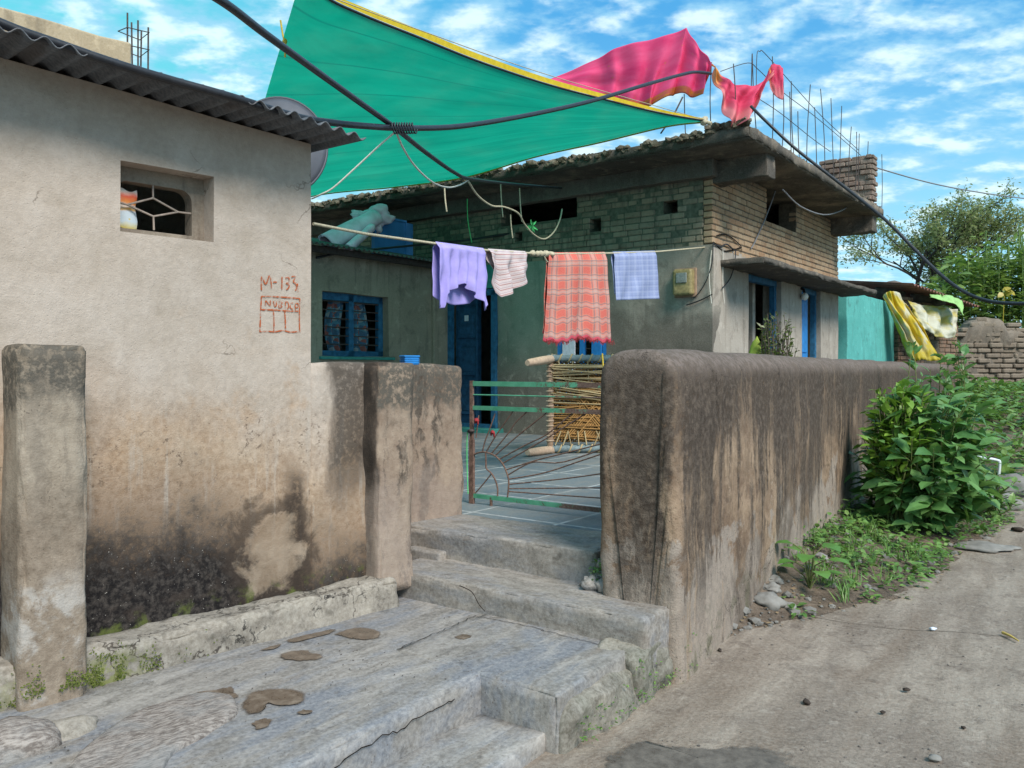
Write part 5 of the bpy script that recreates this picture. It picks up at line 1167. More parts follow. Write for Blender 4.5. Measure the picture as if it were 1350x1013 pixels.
for i, (a, b) in enumerate(((212, 458), (305, 528))):
    mb = MB(); c_ = g2(a, b, -.02); rock(mb, c_, (.016, .012, .013), i, .35, 3); rock(mb, c_+V(.012, 0, -.014), (.007, .006, .018), i+4, .3, 2); rock(mb, c_+V(-.010, 0, -.010), (.006, .006, .014), i+6, .3, 2); mb.v = [Gf.w(p.x, p.y, p.z) for p in mb.v]; o = mb.build('rag', M['red_rag_cloth'], loc=Gf.w(c_.x, c_.y, c_.z)); tag(o, ['red rag knotted on the upright bar of the gate', 'red rag knotted on a sunray bar of the gate'][i], 'rag')
mb = MB(); mb.tube(smooth_path([Gf.w(*g2(185, 522, -.02)), Gf.w(*g2(160, 535, -.02)), Gf.w(*g2(157, 700, -.01)), Gf.w(*g2(163, 885, -.01))], 6), .0035, 6); o = mb.build('green_string', M['green_string']); tag(o, 'bright green string hanging down the free end of the gate', 'string')
mb = MB(); rock(mb, Gf.w(*g2(185, 520, -.018)), (.02, .015, .012), 2, .7, 2); rock(mb, Gf.w(*g2(170, 522, -.02)), (.012, .01, .012), 5, .7, 2); o = mb.build('tie_knot', M['rebar_steel'], loc=Gf.w(*g2(185, 520, -.018))); tag(o, 'dark knotted tie on the gate stile above the green string', 'knot')

# ---------------------------------------------------------------- charpoy (string cot) on its side
DC = 8.35; cot = empty('string_cot', loc=(P(725, 597, DC).x, DC, COURT)); tag(cot, 'string cot of wooden poles stood on its side by the house front', 'cot')
cu = V(.995, .10, 0); cn = V(-.10, .995, 0); LW = 1.80; HB, HT = .03, .955
def cp(u, y, z): return cu*u+cn*y+V(0, 0, z)
for nm, zz in (('long_rail', HB+.01), ('long_rail', HT)):
    mb = MB(); mb.tube([cp(-.03, 0, zz), cp(LW+.03, 0, zz)], .036, 12); r_ = mb.build(nm, M['pole_wrap'], cot)
    mb = MB(); pts = []
    for i in range(340):
        th = i*.32; u_ = .02+i/340*LW; pts.append(cp(u_, .040*math.sin(th*1.0), zz+.040*math.cos(th*1.0)))
    mb.tube(pts[::2], .009, 5); mb.build('rope_wrap', M['fibre'], r_)
for u_ in (.0, LW):
    mb = MB(); mb.tube([cp(u_, 0, HB), cp(u_+.01, 0, .5), cp(u_, 0, HT)], .033, 12); r_ = mb.build('end_rail', M['charpoy_pole'], cot)
    mb = MB()
    for j in range(16): mb.tube([cp(u_+.037*math.cos(t*.7), .037*math.sin(t*.7), .12+j*.05+.004*t/9) for t in range(10)], .008, 5)
    mb.build('rope_wrap', M['charpoy_tip'], r_)
    for zz in (HB, HT):
        mb = MB(); a = cp(u_+.06, .05, zz); b = cp(u_-.27, -.34, zz-(.05 if zz > .5 else .0)+(.01 if zz < .5 else 0)); mb.tube([a, a.lerp(b, .5), a.lerp(b, .94), b], [.04, .042, .036, .028], 12); mb.build('leg', M['charpoy_tip'], cot)
wv = MB(); random.seed(9)
for i in range(70):
    u0 = .04+i*.026
    for sgn in (1, -1):
        z0, z1 = .14, .80; a = cp(u0, random.uniform(-.012, .012), z0 if sgn > 0 else z1); b = cp(u0+.55, random.uniform(-.012, .012), z1 if sgn > 0 else z0)
        if u0+.55 > LW: continue
        wv.tube([a, a.lerp(b, .5)+cn*random.uniform(-.02, .02), b], .0085, 4)
for i in range(70):
    z_ = .16+random.random()*.66; a = cp(.03, random.uniform(-.02, .02), z_); b = cp(random.uniform(.5, 1.7), random.uniform(-.02, .02), z_+random.uniform(-.12, .12)); wv.tube([a, b], .007, 4)
for i in range(150):
    u0 = .03+i*.0175; sg = 1 if i % 2 else -1; z0, z1 = .11, .90; wv.tube([cp(min(u0, LW-.02), .03, z0 if sg > 0 else z1), cp(min(u0+.62, LW-.02), .03, z1 if sg > 0 else z0)], .0095, 4)
bk = MB(); bk.grid(lambda u, v: cp(.02+(LW-.04)*u, .045+.012*math.sin(u*9)*math.sin(v*5), .10+.82*v), 20, 12); bk.build('woven_panel', M['weave'], cot)
wv.build('webbing', M['fibre_orange'], cot)
lo_ = MB()
for i in range(24):
    z_ = random.choice((.88, .84, .80, .76, .72, .66, .62, .56, .52))+random.uniform(-.02, .02); a = cp(random.uniform(0, .06), random.uniform(-.06, -.02), z_); b = cp(LW, -.03+random.uniform(-.02, .02), min(.90, max(.14, z_+random.uniform(-.26, .26)))); lo_.tube(smooth_path([a, a.lerp(b, .4)+V(0, 0, -.012), b], 5), .0065, 5)
for i in range(22):
    u_ = .05+i*.08; lo_.tube([cp(u_, -.03, HB+.05), cp(u_+random.uniform(-.06, .08), -.02, .22)], .007, 5)
for i in range(12):
    u_ = .08+i*.15; lo_.tube([cp(u_, -.03, HT-.03), cp(u_+random.uniform(-.1, .12), -.02, .70)], .008, 5)
lo_.build('loose_strands', M['fibre'], cot)
mb = MB(); q0 = P(795, 470, 7.6); mb.tube(smooth_path([P(794, 466, 7.8), P(796, 500, 7.75), P(795, 560, 7.75), P(794, 597, 7.78)], 6), .008, 6); mb.build('yellow_cord', M['yellow_rope'], cot); bpy.data.objects['yellow_cord'].location = -Vector(cot.location)

# ---------------------------------------------------------------- washing line
LY = [(413, 295), (480, 308), (573, 321), (640, 330), (700, 334), (720, 335), (800, 334), (865, 332), (930, 326)]
def ld(px): return 1/(1/4.15+(1/9.35-1/4.15)*(px-413)/(930-413))
def lp_(px): return P(px, interp(LY, px), ld(px))
mb = MB(); mb.tube([lp_(413+i*517/60) for i in range(61)], .0085, 6); o = mb.build('washing_line', M['buff_rope'], loc=lp_(413)); tag(o, 'pale rope washing line slung from the plaster house to the brick house', 'washing line')
mb = MB()
for a in (702, 708, 714, 720, 726): rock(mb, lp_(a), (.03, .022, .022), a, .5, 2)
mb.tube(smooth_path([lp_(716), lp_(722)+V(0, 0, -.06), lp_(728)+V(0, 0, -.02)], 5), .006, 5); o = mb.build('rope_knot', M['buff_rope'], loc=lp_(714)); tag(o, 'knotted bunch of rope on the washing line left of the plaid cloth', 'knot')
ldir = (lp_(800)-lp_(600)); ldir.z = 0; ldir.normalize(); lnrm = Vector((ldir.y, -ldir.x, 0))
if lnrm.y > 0: lnrm = -lnrm
def hang(mb, px0, px1, bx0, bx1, bot, off=0., folds=3., amp=.02, nu=60, nv=40, seed=0, uv0=(0, 1), left=None, right=None):
    def fn(u, v):
        px = px0+(px1-px0)*u; t = lp_(px); b = bx0+(bx1-bx0)*u; by = bot(u) if callable(bot) else bot; q = P(b, by, ld(px)); w_ = 1-v
        p = t.lerp(q, w_)
        if left and u < .5: pass
        f = amp*(math.sin(u*folds*6.28+seed+1.2*w_+1.5*noise.noise(Vector((u*2, w_*1.5, seed))))*(.15+.85*w_)+.7*noise.noise(Vector((u*6, w_*3, seed+3))))
        top = max(0, 1-w_*14); r = .012
        return p+lnrm*(off*(1-top)+f*(1-top))+Vector((0, 0, .012*top))
    mb.grid(fn, nu, nv)
def finish(mb, name, mat, lab, cat, px, sol=.003):
    o = mb.build(name, M[mat], loc=lp_(px), solid=sol); tag(o, lab, cat); return o
# lavender top, pegged by its hem
mb = MB()
def lav_front(u):
    return interp([(0, 403), (.05, 407), (.13, 406), (.145, 388), (.25, 384), (.38, 378), (.48, 374), (.58, 379), (.68, 386), (.80, 394), (.86, 398), (.88, 408), (.95, 410), (1, 402)], u)
hang(mb, 574, 637, 573, 640, lav_front, .026, 5.5, .020, 120, 60, 1)
hang(mb, 575, 637, 577, 634, lambda u: interp([(0, 390), (.15, 398), (.5, 402), (.8, 400), (1, 392)], u), -.025, 2.0, .012, 60, 40, 4)
def lavfold(u, v):
    a = P(597+18*u, 350+50*v*0+(352 if 0 else 0), ld(600)); return a
finish(mb, 'lavender_top', 'lavender_cloth', 'lavender top hung by its hem on the washing line', 'shirt', 605)
mb = MB(); hang(mb, 643, 692, 648, 694, lambda u: interp([(0, 372), (.1, 386), (.25, 392), (.4, 388), (.6, 382), (.8, 376), (.95, 372), (1, 366)], u), .02, 2.2, .03, 60, 40, 2); hang(mb, 644, 691, 646, 690, lambda u: interp([(0, 345), (.2, 362), (.5, 380), (1, 372)], u), -.02, 2, .02, 40, 30, 5)
finish(mb, 'striped_shirt', 'striped_shirt', 'small pale shirt with red stripes on the washing line', 'shirt', 665)
mb = MB(); hang(mb, 722, 797, 715, 805, lambda u: 449+2.5*math.sin(u*9)+1.6*math.sin(u*47), .02, 2.0, .018, 80, 50, 3); hang(mb, 722, 796, 718, 802, 440, -.02, 2, .018, 50, 40, 8)
pc = finish(mb, 'plaid_cloth', 'plaid_cloth', 'long red plaid cloth with fringed end on the washing line', 'cloth', 760)
mb = MB(); random.seed(2)
for i in range(80):
    u = (i+.5)/80; q = P(715+90*u, 448+2.5*math.sin(u*9)+1.6*math.sin(u*47), ld(722+75*u))+lnrm*.03; mb.tube([q+V(0, 0, .01), q+V(random.uniform(-.01, .01), 0, -random.uniform(.012, .03))], .003, 4)
mb.v = [p-Vector(pc.location) for p in mb.v]; mb.build('fringe', M['red_rag_cloth'], pc)
mb = MB(); hang(mb, 808, 863, 808, 866, lambda u: 396-2*u, .018, 2.0, .014, 50, 36, 6); hang(mb, 808, 862, 811, 865, 388, -.018, 2, .014, 40, 30, 7)
finish(mb, 'blue_towel', 'towel_cloth', 'small pale blue checked towel at the right of the washing line', 'towel', 835)

# ---------------------------------------------------------------- shade net
E1 = [(398, -34, 5.0), (430, -2, 5.1), (480, 22, 5.4), (550, 50, 5.9), (630, 82, 6.5), (720, 112, 7.2), (800, 133, 7.75), (870, 150, 8.15), (928, 160, 8.42)]
E2 = [(300, 288, 13.2), (411, 258, 12.1), (520, 246, 11.2), (613, 233, 10.5), (706, 206, 9.8), (791, 187, 9.2), (878, 166, 8.7), (928, 160, 8.42)]
e1 = smooth_path([P(*a) for a in E1], 8); e2 = smooth_path([P(*a) for a in E2], 8)
def at_(L, u): x = u*(len(L)-1); i = min(int(x), len(L)-2); return L[i].lerp(L[i+1], x-i)
def netpt(u, v):
    a, b = at_(e1, u), at_(e2, u); p = a.lerp(b, v); s_ = math.sin(math.pi*v)*(1-u)
    left = (1-u)**3*math.sin(math.pi*v)
    return p+Vector((-left*.04, 0, -.20*s_))+Vector((0, 0, .03*math.sin(v*9+u*5)*s_+.035*noise.noise(Vector((u*4, v*5, 1)))*s_))
mb = MB(); mb.grid(netpt, 90, 60); net = mb.build('shade_net', M['net_green'], loc=e1[-1]); tag(net, 'big green shade net stretched over the courtyard', 'shade net')
mb = MB()
mb.grid(lambda u, v: netpt(u, 0)+Vector((.01, -.01, .012+(.014+.034*math.sin(math.pi*min(1, u*1.02))**.8)*v)), 120, 3); mb.v = [p-e1[-1] for p in mb.v]; mb.build('yellow_hem', M['net_hem'], net)
mb = MB(); mb.tube([netpt(i/60, 0)+V(0, -.012, .004) for i in range(61)], .009, 5); mb.v = [p-e1[-1] for p in mb.v]; mb.build('edge_rope', M['black_pipe'], net)
mb = MB(); mb.tube([netpt(i/60, 1.0)+V(0, 0, -.01) for i in range(61)], .009, 5); mb.v = [p-e1[-1] for p in mb.v]; mb.build('edge_rope', M['yellow_rope'], net)
mb = MB(); q = netpt(0, .10); mb.tube(smooth_path([q+V(-.02, 0, .12), q, q+V(.02, -.02, -.03), q+V(.012, 0, -.14)], 5), .007, 5); rock(mb, q+V(.012, 0, -.03), (.016, .016, .02), 2, .5, 2); mb.v = [p-e1[-1] for p in mb.v]; mb.build('corner_tie', M['yellow_rope'], net)
mb = MB(); rock(mb, e1[-1], (.05, .04, .04), 3, .6, 3); mb.tube([e1[-1], P(938, 163, 8.38)], .02, 6); mb.v = [p-e1[-1] for p in mb.v]; mb.build('corner_tie', M['buff_rope'], net)
mb = MB(); mb.tube(smooth_path([P(425, -8, 4.95), P(560, 42, 5.8), P(730, 101, 7.1), P(930, 158, 8.4)], 10), .0035, 5); o = mb.build('rope', M['buff_rope']); tag(o, 'thin pale cord running just above the yellow hem of the shade net', 'cord')

# ---------------------------------------------------------------- pink sari over the rods
def sheet(name, topL, botL, mat, nu=80, nv=24, folds=5, amp=.04, seed=0, parent=None):
    tp = [P(*a) for a in topL]; bt = [P(*a) for a in botL]; mb = MB()
    def fn(u, v):
        a, b = at_(tp, u), at_(bt, u); p = b.lerp(a, v); w_ = 1-v
        return p+Vector((.15, -1, .0))*amp*(math.sin(u*folds*6.28+2.2*w_+2*noise.noise(Vector((u*2.5, w_*1.5, seed))))*(.2+.8*w_)+.5*noise.noise(Vector((u*8, w_*4, seed))))
    mb.grid(fn, nu, nv); return mb
D0 = 8.75
tp = smooth_path([V(722, 106, 9.6), V(755, 92, 9.5), V(790, 76, 9.35), V(815, 62, 9.2), V(845, 55, 9.1), V(878, 47, 9.0), V(903, 38, 8.9)], 4)+smooth_path([V(904, 38, 8.9), V(918, 56, 8.8), V(930, 72, 8.7), V(938, 82, 8.65)], 4)
bt = smooth_path([V(726, 108, 9.5), V(760, 120, 9.4), V(800, 130, 9.3), V(822, 140, 9.2), V(850, 143, 9.1), V(862, 136, 9.0), V(890, 124, 8.9)], 4)+smooth_path([V(891, 123, 8.9), V(915, 127, 8.8), V(928, 122, 8.75), V(936, 88, 8.65)], 4)
mb = sheet('sari', tp, bt, 'sari_pink', 140, 40, 8, .055, 1); sari = mb.build('pink_sari', M['sari_pink'], loc=P(936, 90, 8.65), solid=.003); tag(sari, 'magenta sari with orange border spread over the roof rods', 'sari')
tp = smooth_path([V(939, 84, 8.6), V(950, 97, 8.55), V(965, 108, 8.5), V(980, 113, 8.5), V(997, 112, 8.55), V(1008, 105, 8.6), V(1016, 90, 8.7), V(1018, 84, 8.75)], 5)
bt = smooth_path([V(941, 92, 8.6), V(946, 118, 8.5), V(954, 140, 8.4), V(962, 163, 8.35), V(980, 162, 8.35), V(992, 150, 8.4), V(1002, 122, 8.55), V(1017, 100, 8.75)], 5)
mb = sheet('sari_b', tp, bt, 'sari_loose', 110, 40, 5, .075, 2)
b2 = sheet('sari_c', smooth_path([V(1013, 92, 8.72), V(1020, 84, 8.7), V(1030, 88, 8.7), V(1032, 94, 8.75)], 5), smooth_path([V(1012, 108, 8.72), V(1024, 126, 8.65), V(1031, 132, 8.65), V(1033, 112, 8.7)], 5), 'sari_loose', 30, 16, 1.5, .03, 4)
o_ = len(mb.v); mb.v += b2.v; mb.f += [tuple(i+o_ for i in f) for f in b2.f]; mb.sm += b2.sm; mb.uvs.update({k_+o_: v_ for k_, v_ in b2.uvs.items()})
mb.v = [p-Vector(sari.location) for p in mb.v]; mb.build('loose_end', M['sari_loose'], sari, solid=.003)
# strut rods under the sari
mb = MB(); mb.tube([P(871, 176, 8.75), P(888, 152, 8.75), P(900, 128, 8.78)], .009, 6); o = mb.build('prop_rod', M['rebar_steel']); tag(o, 'slanting iron rod propping the magenta sari above the slab', 'rod')

# ---------------------------------------------------------------- overhead pipes, wires and ropes
def line(name, L, r, mat, lab, cat, n_=8):
    mb = MB(); mb.tube(smooth_path([P(*a) for a in L], n_), r, 10); o = mb.build(name, M[mat], loc=P(*L[-1])); tag(o, lab, cat); return o
line('black_pipe', [(-120, -28, 2.45), (0, 30, 2.60), (80, 59, 2.72), (156, 85, 2.84), (230, 107, 2.98), (302, 127, 3.12), (391, 154, 3.40), (440, 162, 3.62), (480, 166, 3.82), (535, 169, 4.2), (610, 166, 4.75), (700, 151, 5.55), (780, 133, 6.35), (850, 112, 7.2), (900, 98, 7.95), (918, 95, 8.25), (937, 97, 8.5)], .0155, 'black_pipe', 'thick black pipe following the tin eave and sweeping up to the pink sari', 'pipe')
line('black_cable', [(200, -50, 2.15), (290, 0, 2.42), (350, 45, 2.75), (420, 96, 3.25), (470, 132, 3.65), (520, 168, 4.15), (560, 200, 4.8), (600, 228, 5.8), (622, 236, 6.6), (680, 243, 8.2), (740, 248, 9.6)], .0135, 'black_pipe', 'thick black cable crossing below the shade net from the top edge', 'cable')
line('black_cable', [(990, 140, 8.2), (1010, 160, 8.1), (1050, 197, 8.0), (1105, 240, 7.8), (1165, 288, 7.5), (1205, 328, 7.3), (1240, 362, 7.1), (1270, 384, 6.9), (1300, 396, 6.7), (1330, 400, 6.5), (1365, 400, 6.3)], .0145, 'black_pipe', 'black cable hanging from the slab corner to the right edge over the weeds', 'cable')
line('overhead_wire', [(1158, 222, 12.6), (1230, 242, 13.5), (1300, 255, 14.5), (1370, 264, 15.5)], .010, 'grey_wire', 'thin grey wire leading right from the brick stub across the sky', 'wire')
mb = MB(); 
for i in range(9): 
    q = P(514+i*3.4, 168.5, 4.02+i*.024); t = V(1, .35, 0).normalized(); 
    mb.tube([q+V(0, .03*math.cos(a_*.8), .026*math.sin(a_*.8))+t*.004*a_ for a_ in range(9)], .004, 5)
o = mb.build('wire_binding', M['black_pipe'], loc=P(525, 168, 4.1)); tag(o, 'black wire binding where the pipe and the cable cross', 'binding')
line('white_rope', [(521, 174, 4.1), (500, 192, 4.12), (470, 220, 4.15), (440, 247, 4.18), (424, 256, 4.2), (411, 262, 4.25)], .0045, 'white_rope', 'white rope slanting from the pipe crossing down to the plaster house corner', 'rope')
line('white_rope', [(523, 176, 4.15), (532, 196, 4.4), (548, 220, 4.9), (570, 240, 5.4), (590, 247, 5.9), (606, 244, 6.3), (618, 237, 6.5)], .0055, 'white_rope', 'white rope looping from the pipe crossing to the net edge', 'rope')
line('buff_rope', [(618, 240, 6.55), (630, 258, 7.0), (648, 271, 7.4), (665, 273, 7.7), (683, 281, 8.0), (692, 296, 8.2), (705, 310, 8.4), (718, 315, 8.6), (730, 306, 8.8), (738, 290, 9.0), (741, 276, 9.2)], .008, 'buff_rope', 'looped buff rope sagging in front of the brick front', 'rope')
for i, (px, y0, y1, d_, mt, lab) in enumerate(((586, 248, 279, 6.5, 'buff_rope', 'short frayed rope end hanging left below the net edge'), (660, 240, 286, 8.5, 'buff_rope', 'string hanging over the dark opening, left one'), (685, 248, 292, 8.6, 'buff_rope', 'pale string hanging just left of the rope loop bottom'), (673, 283, 314, 8.3, 'buff_rope', 'string dangling from the sagging buff rope'), (616, 262, 320, 10.8, 'green_string', 'long green string hanging before the brick front'))):
    line('hanging_string', [(px, y0, d_), (px+1, (y0+y1)/2, d_), (px+(3 if mt != 'green_string' else 6), y1, d_)], .006, mt, lab, 'string')
mb = MB(); q = P(702, 298, 8.5)
for i in range(14): mb.leaf(q, (random.gauss(0, 1), random.gauss(0, .4), random.gauss(-.2, 1)), (0, -1, 0), .07, .02, simple=True)
mb.tube([P(700, 290, 8.4), q], .004, 5); o = mb.build('green_tassel', M['green_string'], loc=q); tag(o, 'small green tassel hanging on the looped buff rope', 'tassel')
# ---------------------------------------------------------------- plants
def shrub(name, base, spread, height, nb, nl, leafL, mat, stemmat, lab, cat, seed, droop=.3, lean=(0, 0), inner=.25, aspect=.5, simple=False, ry=None, lowest=.12):
    rnd = random.Random(seed); root = empty(name, loc=base); tag(root, lab, cat); st = MB(); lv = MB(); ry = ry or spread
    for i in range(nb):
        th = rnd.random()*6.283; rr = math.sqrt(rnd.random()); zt = height*(lowest+(1-lowest)*rnd.random()**.8)
        prof = math.sin(math.pi*min(.95, max(.1, (zt/height)*.74+.2)))**.5
        tip = V(math.cos(th)*rr*spread*prof+lean[0]*zt, math.sin(th)*rr*ry*prof+lean[1]*zt, zt)
        b0 = V(rnd.gauss(0, .05), rnd.gauss(0, .05), 0); mid = b0.lerp(tip, .5)+V(rnd.gauss(0, .04), rnd.gauss(0, .04), .1*height*rnd.random())
        pts = smooth_path([b0, mid, tip], 5); st.tube(pts, [.009-.0065*j/(len(pts)-1) for j in range(len(pts))], 5)
        for j in range(nl):
            f = inner+(1-inner)*(j+rnd.random())/nl; q = at_(pts, min(f, 1)); out = V(q.x-lean[0]*q.z, q.y-lean[1]*q.z, .15).normalized() if q.xy.length > .02 else V(0, 0, 1)
            dr_ = (out*.7+V(rnd.gauss(0, .6), rnd.gauss(0, .6), rnd.gauss(-.05, .4))); L = leafL*rnd.uniform(.4, 1.2)
            lv.leaf(q, dr_, V(rnd.gauss(0, .35), rnd.gauss(0, .35), 1)+out*.4, L, L*aspect, .18, droop*rnd.uniform(.3, 1.4), simple)
    st.build('stems', M[stemmat], root); o = lv.build('foliage', M[mat], root, smooth=False); return root
def onstrip(t, q): 
    p = Rf.w(t, .02-strip_w(t)*q); return V(p.x, p.y, hstrip(t, q)-.01)
p = Rf.w(4.0, -.55); shrub('broadleaf_shrub', (p.x, p.y, .03), .57, 1.10, 210, 9, .185, 'leaf_broad', 'stem_green', 'big dark green broad leaved shrub against the end of the streaked wall', 'shrub', 3, .35, (.05, 0), .22, .52, lowest=.06)
p = Rf.w(3.85, -.40); shrub('light_shrub', (p.x, p.y, .08), .34, 1.12, 90, 10, .12, 'leaf_lime', 'stem_green', 'lighter yellow green shrub between the streaked wall and the dark shrub', 'shrub', 8, .3, (0, 0), .35, .46, ry=.24, lowest=.52)
for i, (px, d_, h_, lab) in enumerate(((1205, 8.0, 1.62, 'tall thin sapling rising above the left of the dark shrub'), (1240, 8.3, 1.45, 'thin leafy shoot above the right of the dark shrub'), (1262, 8.8, 1.62, 'leafy sapling in front of the shed corner'))):
    b = P(px, 486, d_); shrub('sapling', (b.x, b.y, .02), .13+.05*i, h_, 9+5*i, 12, .13, 'leaf_broad', 'stem_green', lab, 'sapling', 30+i, .35, (0, 0), .45, .55, lowest=.5)
p = Rf.w(5.1, -.95); shrub('low_shrub', (p.x, p.y, .03), .30, .42, 26, 7, .10, 'leaf_weed', 'stem_green', 'low straggly plant at the street edge right of the dark shrub', 'plant', 41, .3, (0, 0), .3, .5)
# broad seedling by the wall
b = onstrip(1.62, .45); sd = empty('broadleaf_seedling', loc=b); tag(sd, 'low bright green seedling with large leaves at the foot of the streaked wall', 'plant'); lv = MB(); st = MB(); rnd = random.Random(4)
for i in range(11):
    th = i*2.4; h_ = .05+.018*i; q = V(math.cos(th)*.03, math.sin(th)*.03, h_); e = q+V(math.cos(th)*.06, math.sin(th)*.06, .04); st.tube([V(0, 0, 0), q, e], .004, 5); lv.leaf(e, (math.cos(th), math.sin(th), .25), (0, 0, 1), rnd.uniform(.10, .16), .10, .12, .35)
st.build('stems', M['stem_green'], sd); lv.build('leaves', M['leaf_seedling'], sd)
# weeds along the wall: uncountable ground cover
lv = MB(); rnd = random.Random(17)
def clump(lv, c, r, n_, L, hgt=.08, simple=False, asp=.55):
    for i in range(n_):
        th = rnd.random()*6.283; rr = r*math.sqrt(rnd.random()); q = c+V(math.cos(th)*rr, math.sin(th)*rr, hgt*rnd.random()*(1-rr/r*.5)); l_ = L*rnd.uniform(.5, 1.2)
        lv.leaf(q, (math.cos(th)+rnd.gauss(0, .5), math.sin(th)+rnd.gauss(0, .5), rnd.uniform(-.1, .8)), (rnd.gauss(0, .3), rnd.gauss(0, .3), 1), l_, l_*asp, .15, .3, simple)
dens_ = [(1.3, .05), (2.0, .35), (2.6, .8), (3.6, 1), (5.5, 1), (8, .8)]
for i in range(1250):
    t = rnd.uniform(1.2, 8.2); q = rnd.random()**1.15*.98
    if rnd.random() > interp(dens_, t)*(1 if noise.noise(Vector((t*2.2, q*2.5, 3))) > -.12 else .25): continue
    s_ = rnd.uniform(.6, 1.5); clump(lv, onstrip(t, q), .05*s_, int(9*s_), .042*s_, (.06+.10*rnd.random())*s_)
for i in range(46):      # grassy blades
    t = rnd.uniform(1.6, 7); q = rnd.uniform(.1, .9); c = onstrip(t, q)
    for j in range(14): lv.leaf(c+V(rnd.gauss(0, .02), rnd.gauss(0, .02), 0), (rnd.gauss(0, .5), rnd.gauss(0, .5), 1), (rnd.gauss(0, 1), -1, 0), rnd.uniform(.06, .14), .007, .1, .35)
stuff(lv.build('weeds', M['leaf_weed'], smooth=False), 'low green weeds growing along the foot of the streaked wall', 'weeds')
# small stones, litter and dead leaves on the strip
mb = MB(); rnd2 = random.Random(5); random.seed(6)
for i in range(420):
    t = rnd2.uniform(.75, 7.5); q = rnd2.random()*1.04; c = onstrip(t, q); s_ = rnd2.choice((.006, .008, .01, .012, .02, .03)); rock(mb, c+V(0, 0, s_*.3+.008), (s_*1.2, s_, s_*.7), i, .4, 1)
stuff(mb.build('gravel', M['stone_grey'], smooth=False), 'scattered gravel on the soil strip beside the wall', 'gravel')
mb = MB()
for i in range(420):
    t = rnd2.uniform(.8, 7.2); q = rnd2.random()*1.1; c = onstrip(t, q)+V(0, 0, .014); mb.leaf(c, (rnd2.gauss(0, 1), rnd2.gauss(0, 1), .1), (rnd2.gauss(0, .4), rnd2.gauss(0, .4), 1), rnd2.uniform(.015, .045), .014, .1, .1, True)
leafmat('dead_leaf', [(.10, .065, .04), (.18, .12, .07), (.26, .17, .09), (.33, .25, .14)], .1, .8)
stuff(mb.build('leaf_litter', M['dead_leaf'], smooth=False), 'brown dead leaves strewn over the soil strip', 'leaf litter')
for i, (t, q, s_, lab) in enumerate(((1.22, .30, .075, 'largest grey stone in the heap at the wall foot by the seedling'), (1.38, .18, .05, 'grey stone leaning on the wall beside the seedling'), (1.30, .55, .04, 'small flat grey stone in front of the largest stone by the seedling'), (1.50, .12, .045, 'dark angular stone tucked between wall and seedling'), (2.25, .2, .05, 'grey brown stone among the weeds past the seedling'), (1.95, .75, .03, 'small stone at the street edge past the seedling'))):
    c = onstrip(t, q); mb = MB(); rock(mb, c+V(0, 0, s_*.2), (s_, s_*.8, s_*.65), i+7, .7, 3); o = mb.build('stone', M['stone_grey'], loc=c); tag(o, lab, 'stone')
for i, (px, py, w_, lab) in enumerate(((1340, 650, .26, 'grey boulder at the right edge beside the street'), (1322, 668, .16, 'low boulder in front of the grey boulder at the right edge'), (1295, 662, .14, 'pale boulder right of the dark shrub'), (1300, 720, .20, 'flat slab of broken concrete at the street edge right of the weeds'))):
    c = onz(px, py, .02); mb = MB(); rock(mb, c+V(0, 0, w_*.2 if i < 3 else -.01), (w_, w_*.75, w_*(.5 if i < 3 else .16)), i+20, .55, 3); o = mb.build('boulder', M['stone_grey'], loc=c); tag(o, lab, 'boulder')
mb = MB(); b = onz(1318, 634, .05); d_ = b.y; mb.tube(smooth_path([P(1281, 602, d_+.1), P(1300, 604, d_), P(1315, 607, d_), P(1318, 611, d_), P(1316, 634, d_)], 4), .016, 8); mb.tube([P(1280, 616, d_+.1), P(1290, 624, d_), P(1299, 634, d_)], .016, 8); o = mb.build('white_pipe', M['white_plastic'], loc=b); tag(o, 'bent white plastic pipe frame lying behind the dark shrub', 'pipe')
# street bits
for i, (px, py, s_, mt, lab) in enumerate(((1063, 927, .014, 'dung', 'dark dung scrap on the street, largest one'), (1195, 910, .010, 'dung', 'black pellet on the street in the middle right'), (1164, 940, .008, 'dung', 'tiny black pellet in front of the other pellets'), (898, 897, .013, 'dung', 'black lump on the street by the wall corner'), (949, 858, .010, 'dung', 'black lump at the edge of the soil near the stones'), (1270, 960, .007, 'dung', 'small black speck low on the right of the street'), (1230, 830, .011, 'litter_white', 'white scrap on the street right of the weeds'), (1342, 700, .03, 'dung', 'dark clod at the far right street edge'), (1232, 1002, .016, 'stone_grey', 'flattened buff lump at the bottom of the street'))):
    c = onz(px, py, .005); mb = MB(); rock(mb, c+V(0, 0, s_*.4), (s_*1.5, s_, s_*.7), i, .6, 2); o = mb.build('scrap' if mt != 'litter_white' else 'paper_scrap', M[mt], loc=c); tag(o, lab, 'scrap')
mb = MB(); a, b = onz(1322, 834, .014), onz(1343, 845, .014); mb.tube([a, a.lerp(b, .5)+V(0, 0, .004), b], [.008, .006, .003], 6); o = mb.build('straw_twig', M['straw'], loc=a); tag(o, 'yellow straw twig lying on the street at the right', 'twig')
mb = MB()
for i in range(1500):
    px = rnd2.uniform(760, 1400); py = rnd2.uniform(700, 1040); c = onz(px, py, .004)
    if Rf.loc(c).y > -.05 or Sf.loc(c).y > -.03: continue
    s_ = rnd2.choice((.0015, .002, .002, .003, .003, .005))
    if noise.noise(Vector((c.x*1.6, c.y*1.6, 3))) < rnd2.uniform(-.1, .5): continue
    rock(mb, c+V(0, 0, hstreet(c.x, c.y)-.004+s_*.3), (s_*1.3, s_, s_*.6), i, .4, 1)
